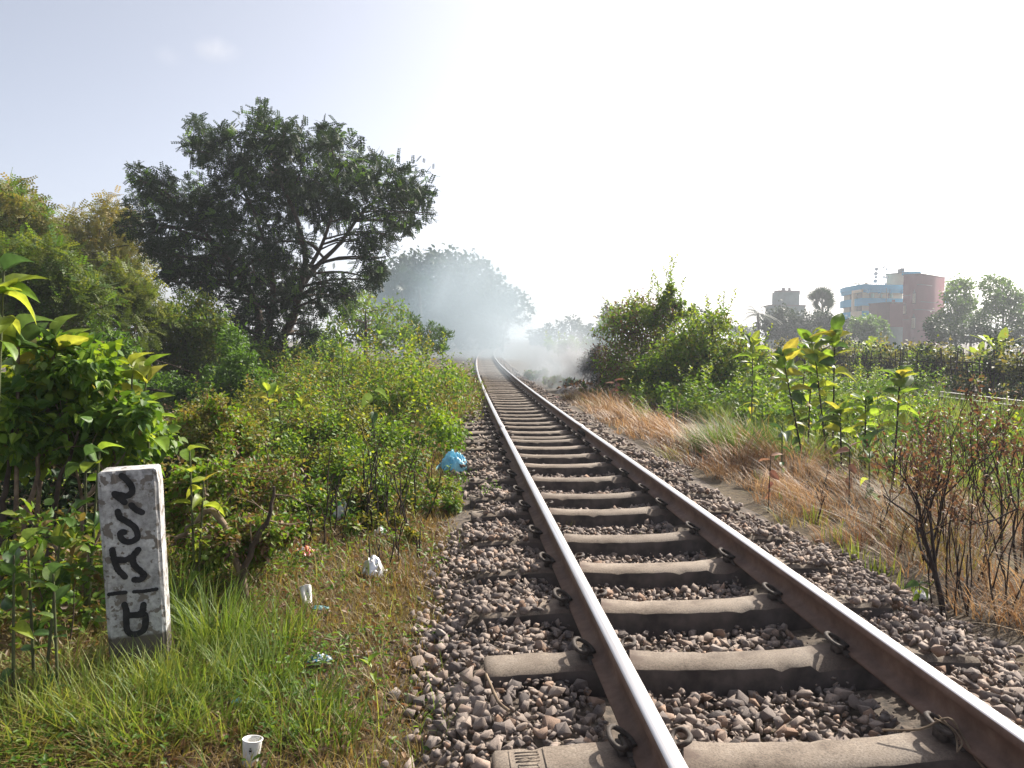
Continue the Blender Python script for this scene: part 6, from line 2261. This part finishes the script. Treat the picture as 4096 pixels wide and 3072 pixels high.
# ---- blue and cream block
L_, C_, R_ = xy(1821, 149), xy(1860.5, 140), xy(1958, 142.5)
Rb, Lb = R_ + (L_ - C_) * 1.5, L_ + (L_ - C_) * .5 + (R_ - C_) * .1
poly = np.array([L_, C_, R_, Rb, Lb])
org = np.array([*C_, GZ])
blue = empty('apartment_block', org, 'cream apartment block with sky-blue balcony bands and roof mast', 'building')
def part(name, mat, parent, fn, origin):
    mb = MB()
    fn(mb)
    return mb.build(name, M[mat], parent, origin=origin)
core = shrink(poly, .9)
part('wall', 'cream', blue, lambda m: prism(m, core, GZ, 11.0), org)
for z0, z1 in ((10.2, 11.1), (9.64, 10.199), (7.24, 8.6), (4.9, 6.25), (2.4, 3.84)):
    po = poly if z1 > 9 else shrink(poly, .05)
    part('blue_band', 'blue', blue, lambda m: prism(m, shrink(poly, .25) if (z0, z1) == (9.64, 10.199) else po, z0, z1), org)
for zc0, zc1 in ((8.6, 9.64), (6.25, 7.24), (3.84, 4.9)):
    part('balcony_opening', 'shade', blue, lambda m: wall_box(m, core[0], core[1], .08, .97, zc0 + .002, zc1 - .002, .06, .2), org)
part('pillar', 'cream', blue, lambda m: wall_box(m, poly[0], poly[1], .44, .58, GZ, 10.2, .05, .5), org)
part('balcony_panel', 'cream', blue, lambda m: wall_box(m, poly[0], poly[1], .42, .98, 4.91, 6.24, .08, .3), org)
part('balcony_panel', 'cream', blue, lambda m: wall_box(m, poly[0], poly[1], .52, .98, 9.66, 10.18, .12, .3), org)
for row, (z0, z1, ws) in enumerate(((8.66, 9.55, ((.16, .29, 1), (.42, .49, 1), (.63, .76, 1))), (6.3, 7.15, ((.16, .29, 1), (.42, .49, 1), (.63, .74, 1))), (3.9, 4.8, ((.14, .22, 1), (.24, .29, 0), (.42, .49, 1))))):
    for (t0, t1, gl) in ws:
        w_ = part('window', 'maroon_dark' if not gl else 'trim', blue, lambda m: wall_box(m, core[1], core[2], t0, t1, z0, z1, .05, .12), org)
        if gl:
            tm = t0 + (t1 - t0) * .30
            mbp = MB()
            wall_box(mbp, core[1], core[2], tm if row != 2 else t0 + .008, t1 - .008, z0 + .06, z1 - .06, .09, .05)
            mbp.build('pane', M['pane'], w_, origin=org)
for k in range(4):
    part('bracket', 'blue', blue, lambda m: wall_box(m, poly[1], poly[2], .12 + .25 * k, .145 + .25 * k, 9.5, 10.19, .05, .4), org)
part('pipe', 'trim', blue, lambda m: wall_box(m, poly[1], poly[2], .515, .523, GZ, 10.5, .10, .08), org)
ph = np.array([xy(1911, 146), xy(1946, 143), xy(1962, 144), xy(1962, 150), xy(1915, 151)])
part('penthouse', 'cream', blue, lambda m: prism(m, ph, 11.0, 13.3), org)
part('penthouse_roof', 'trim', blue, lambda m: prism(m, shrink(ph, -.35), 13.3, 13.45), org)
part('blue_parapet', 'blue', blue, lambda m: prism(m, np.array([xy(1944, 142.8), xy(1985, 143), xy(1985, 146), xy(1946, 146)]), 12.9, 13.62), org)
tank = empty('water_tank', (*xy(1941, 146), 13.45), 'dark rooftop water tank on the cream penthouse', 'water tank')
mb = MB()
prism(mb, [xy(1935, 145.5), xy(1949, 145.5), xy(1949, 147), xy(1935, 147)], 13.46, 14.3)
mb.build('tank_body', M['tank'], tank, origin=tank.location)
mb = MB()
prism(mb, [xy(1940, 145.3), xy(1949.5, 145.3), xy(1949.5, 147.2), xy(1940, 147.2)], 14.3, 14.45)
mb.build('lid', M['tank'], tank, origin=tank.location)
# mast
mx0, mx1 = 1889.5, 1904.5
mast = empty('telecom_mast', (*xy(1897, 144), 11.0), 'white rooftop lattice mast carrying round dishes', 'mast')
corners = [xy(mx0, 143.4), xy(mx1, 143.4), xy(mx1, 144.7), xy(mx0, 144.7)]
ztop = 14.75
for c in corners:
    mb = MB()
    tube(mb, [(*c, 11.0), (*c, ztop)], .05, 6)
    mb.build('leg', M['metal'], mast, origin=mast.location)
for k, z in enumerate((11.6, 12.6, 13.4, 14.1)):
    mb = MB()
    for q in range(4):
        a, b_ = corners[q], corners[(q + 1) % 4]
        tube(mb, [(*a, z), (*b_, z)], .03, 4)
        tube(mb, [(*a, z), (*b_, z - .7)], .022, 4)
    mb.build('brace', M['metal'], mast, origin=mast.location)
for (dx, zy, r) in ((1889, 14.05, .33), (1888, 13.2, .36), (1888, 12.55, .26), (1887, 11.85, .36), (1910, 14.05, .24), (1905, 14.4, .24), (1911, 12.55, .26), (1906, 12.6, .2), (1910, 11.35, .2)):
    mb = MB()
    c = np.array([*xy(dx, 143.0), zy])
    nrm = norm(np.array([-c[0] + 20, -c[1], 0]))
    if dx > 1900:
        nrm = norm(nrm + np.array([1.2, 0, 0]))
    tube(mb, [c - nrm * .18, c, c + nrm * .14], [r * .45, r, r], 14)
    mb.build('dish', M['metal'], mast, smooth=False, origin=mast.location)
# roof plants
for k, (dx, z, s) in enumerate(((1848, 11.1, .9), (1868, 11.1, .5))):
    c = np.array([*xy(dx, 143), z])
    C, R = np.array([c + [0, 0, .5 * s], c + [.4 * s, 0, .35 * s], c + [-.5 * s, 0, .3 * s]]), np.array([.3, .25, .25]) * s
    plant('roof_plant', 'straggly potted plant on the roof edge of the blue block', 'plant', C, R, [leafset(LEAF6, 'dark', 60, .25, .12, .2, .8)], base=c, group='roof plants on the blue block', limb=.02, seed=950 + k, stem='stem', crown='foliage')

# ---- maroon block
K, PL, PR = xy(1985, 125), xy(1947.7, 127.5), xy(2037, 133)
PB = PR + (PL - K) * 1.3
PB2 = PL + (PR - K) * .9
porg = np.array([*K, GZ])
maroon = empty('maroon_block', porg, 'maroon windowless tower block with arched lattice vents and grille wing', 'building')
mp_ = np.array([PL, K, PR, PB, PB2])
part('wall', 'maroon', maroon, lambda m: prism(m, mp_, GZ, 11.6), porg)
part('roof', 'maroon_dark', maroon, lambda m: prism(m, shrink(mp_, -.25), 11.6, 11.78), porg)
for (z0, t0, t1, a, b_) in ((9.95, -.0, .45, 1, 2), (7.2, .02, 1.0, 1, 2), (5.9, .0, .6, 1, 2), (9.95, .8, 1.0, 0, 1), (8.3, .0, .45, 0, 1), (5.9, .62, 1.0, 0, 1), (4.3, .0, .4, 0, 1)):
    part('string_course', 'trim', maroon, lambda m: wall_box(m, mp_[a], mp_[b_], t0, t1, z0, z0 + .10, .06, .1), porg)
for (t0, t1, z0, z1) in ((.56, .76, 7.0, 9.0), (.04, .22, 5.3, 7.1), (.55, .78, 2.9, 5.0)):
    a, b_ = mp_[0], mp_[1]
    w_ = part('arched_vent', 'trim', maroon, lambda m: (wall_box(m, a, b_, t0, t1, z0, z1 - .35, .04, .1), wall_box(m, a, b_, t0 + .035, t1 - .035, z1 - .349, z1 - .1, .04, .1), wall_box(m, a, b_, t0 + .075, t1 - .075, z1 - .099, z1 + .25, .04, .1)), porg)
    for q in range(9):
        mbx = MB()
        zz = z0 + .08 + q * (z1 - z0 - .45) / 9
        wall_box(mbx, a, b_, t0 + .02, t1 - .02, zz, zz + .07, .10, .05)
        mbx.build('slat', M['cream'], w_, origin=porg)
    mbx = MB()
    wall_box(mbx, a, b_, t0 - .02, t1 + .02, z0 - .12, z0 - .002, .16, .2)
    mbx.build('sill', M['maroon_dark'], w_, origin=porg)
WL, WR = xy(1919, 122), xy(1948.5, 123.5)
wp = np.array([WL, WR, WR + [0, 6], WL + [0, 6]])
part('wing', 'maroon_dark', maroon, lambda m: prism(m, wp, 3.1, 6.9), porg)
part('wing_roof', 'trim', maroon, lambda m: prism(m, shrink(wp, -.2), 6.9, 7.05), porg)
part('wing_base', 'grey', maroon, lambda m: prism(m, shrink(wp, -.08), GZ, 3.1), porg)
part('chimney', 'maroon', maroon, lambda m: prism(m, [xy(1924, 123), xy(1931, 123), xy(1931, 124), xy(1924, 124)], 7.05, 7.45), porg)
for q in range(14):
    part('fin', 'maroon', maroon, lambda m: wall_box(m, WL, WR, .03 + q * .069, .03 + q * .069 + .026, 3.15, 6.75, .14, .16), porg)
part('balcony_stub', 'blue', blue, lambda m: prism(m, [xy(2030, 150), xy(2046, 150), xy(2046, 156), xy(2030, 156)], 8.3, 10.4), org)
# ---- grey block
gp_ = np.array([xy(1652, 175), xy(1662, 168), xy(1736, 170), xy(1736, 182), xy(1656, 184)])
gorg = np.array([*gp_[1], GZ])
grey = empty('grey_block', gorg, 'weathered grey-green block behind palms', 'building')
part('wall', 'grey', grey, lambda m: prism(m, gp_, GZ, 8.6), gorg)
part('upper_storey', 'grey', grey, lambda m: prism(m, [xy(1666, 172), xy(1680, 169), xy(1725, 170.5), xy(1725, 180), xy(1670, 181)], 8.6, 11.4), gorg)
part('roof_slab', 'trim', grey, lambda m: prism(m, [xy(1670, 171), xy(1680, 168.6), xy(1726, 170), xy(1726, 180), xy(1672, 181)], 11.4, 11.75), gorg)
part('roof_slab', 'trim', grey, lambda m: prism(m, shrink(gp_, -.4), 8.3, 8.6), gorg)
for q, (dx0, dx1) in enumerate(((1684, 1692), (1700, 1708))):
    part('window', 'cream', grey, lambda m: prism(m, [xy(dx0, 168.0), xy(dx1, 168.0), xy(dx1, 168.4), xy(dx0, 168.4)], 5.6, 6.6), gorg)
for q, (dx0, dx1) in enumerate(((1686, 1694), (1700, 1706))):
    part('roof_tank', 'trim', grey, lambda m: prism(m, [xy(dx0, 172), xy(dx1, 172), xy(dx1, 174), xy(dx0, 174)], 11.75, 12.5), gorg)
sp = np.array([xy(1757, 165), xy(1778, 165), xy(1778, 175), xy(1757, 175)])
shed = empty('low_block', (*sp[0], GZ), 'low grey flat-roofed building beside the fan palm', 'building')
part('wall', 'grey', shed, lambda m: prism(m, sp, GZ, 6.6), (*sp[0], GZ))
part('roof_slab', 'trim', shed, lambda m: prism(m, shrink(sp, -.4), 6.6, 6.85), (*sp[0], GZ))

# ================================================================== HAZE
hm = bpy.data.materials.new('haze')
hm.use_nodes = True
hm.node_tree.nodes.remove(hm.node_tree.nodes['Principled BSDF'])
pv = hm.node_tree.nodes.new('ShaderNodeVolumePrincipled')
pv.inputs['Color'].default_value = (.88, .94, 1.0, 1)
pv.inputs['Density'].default_value = 0.0011
pv.inputs['Anisotropy'].default_value = 0.3
hm.node_tree.links.new(pv.outputs[0], hm.node_tree.nodes['Material Output'].inputs['Volume'])
mb = MB()
mb.add(*box_vf((0, 200, 6.9), (3400, 3400, 19.0)))
hz_ = mb.build('haze', hm)
tag(hz_, 'pale blue haze filling the air over the whole scene', 'haze', kind='stuff')
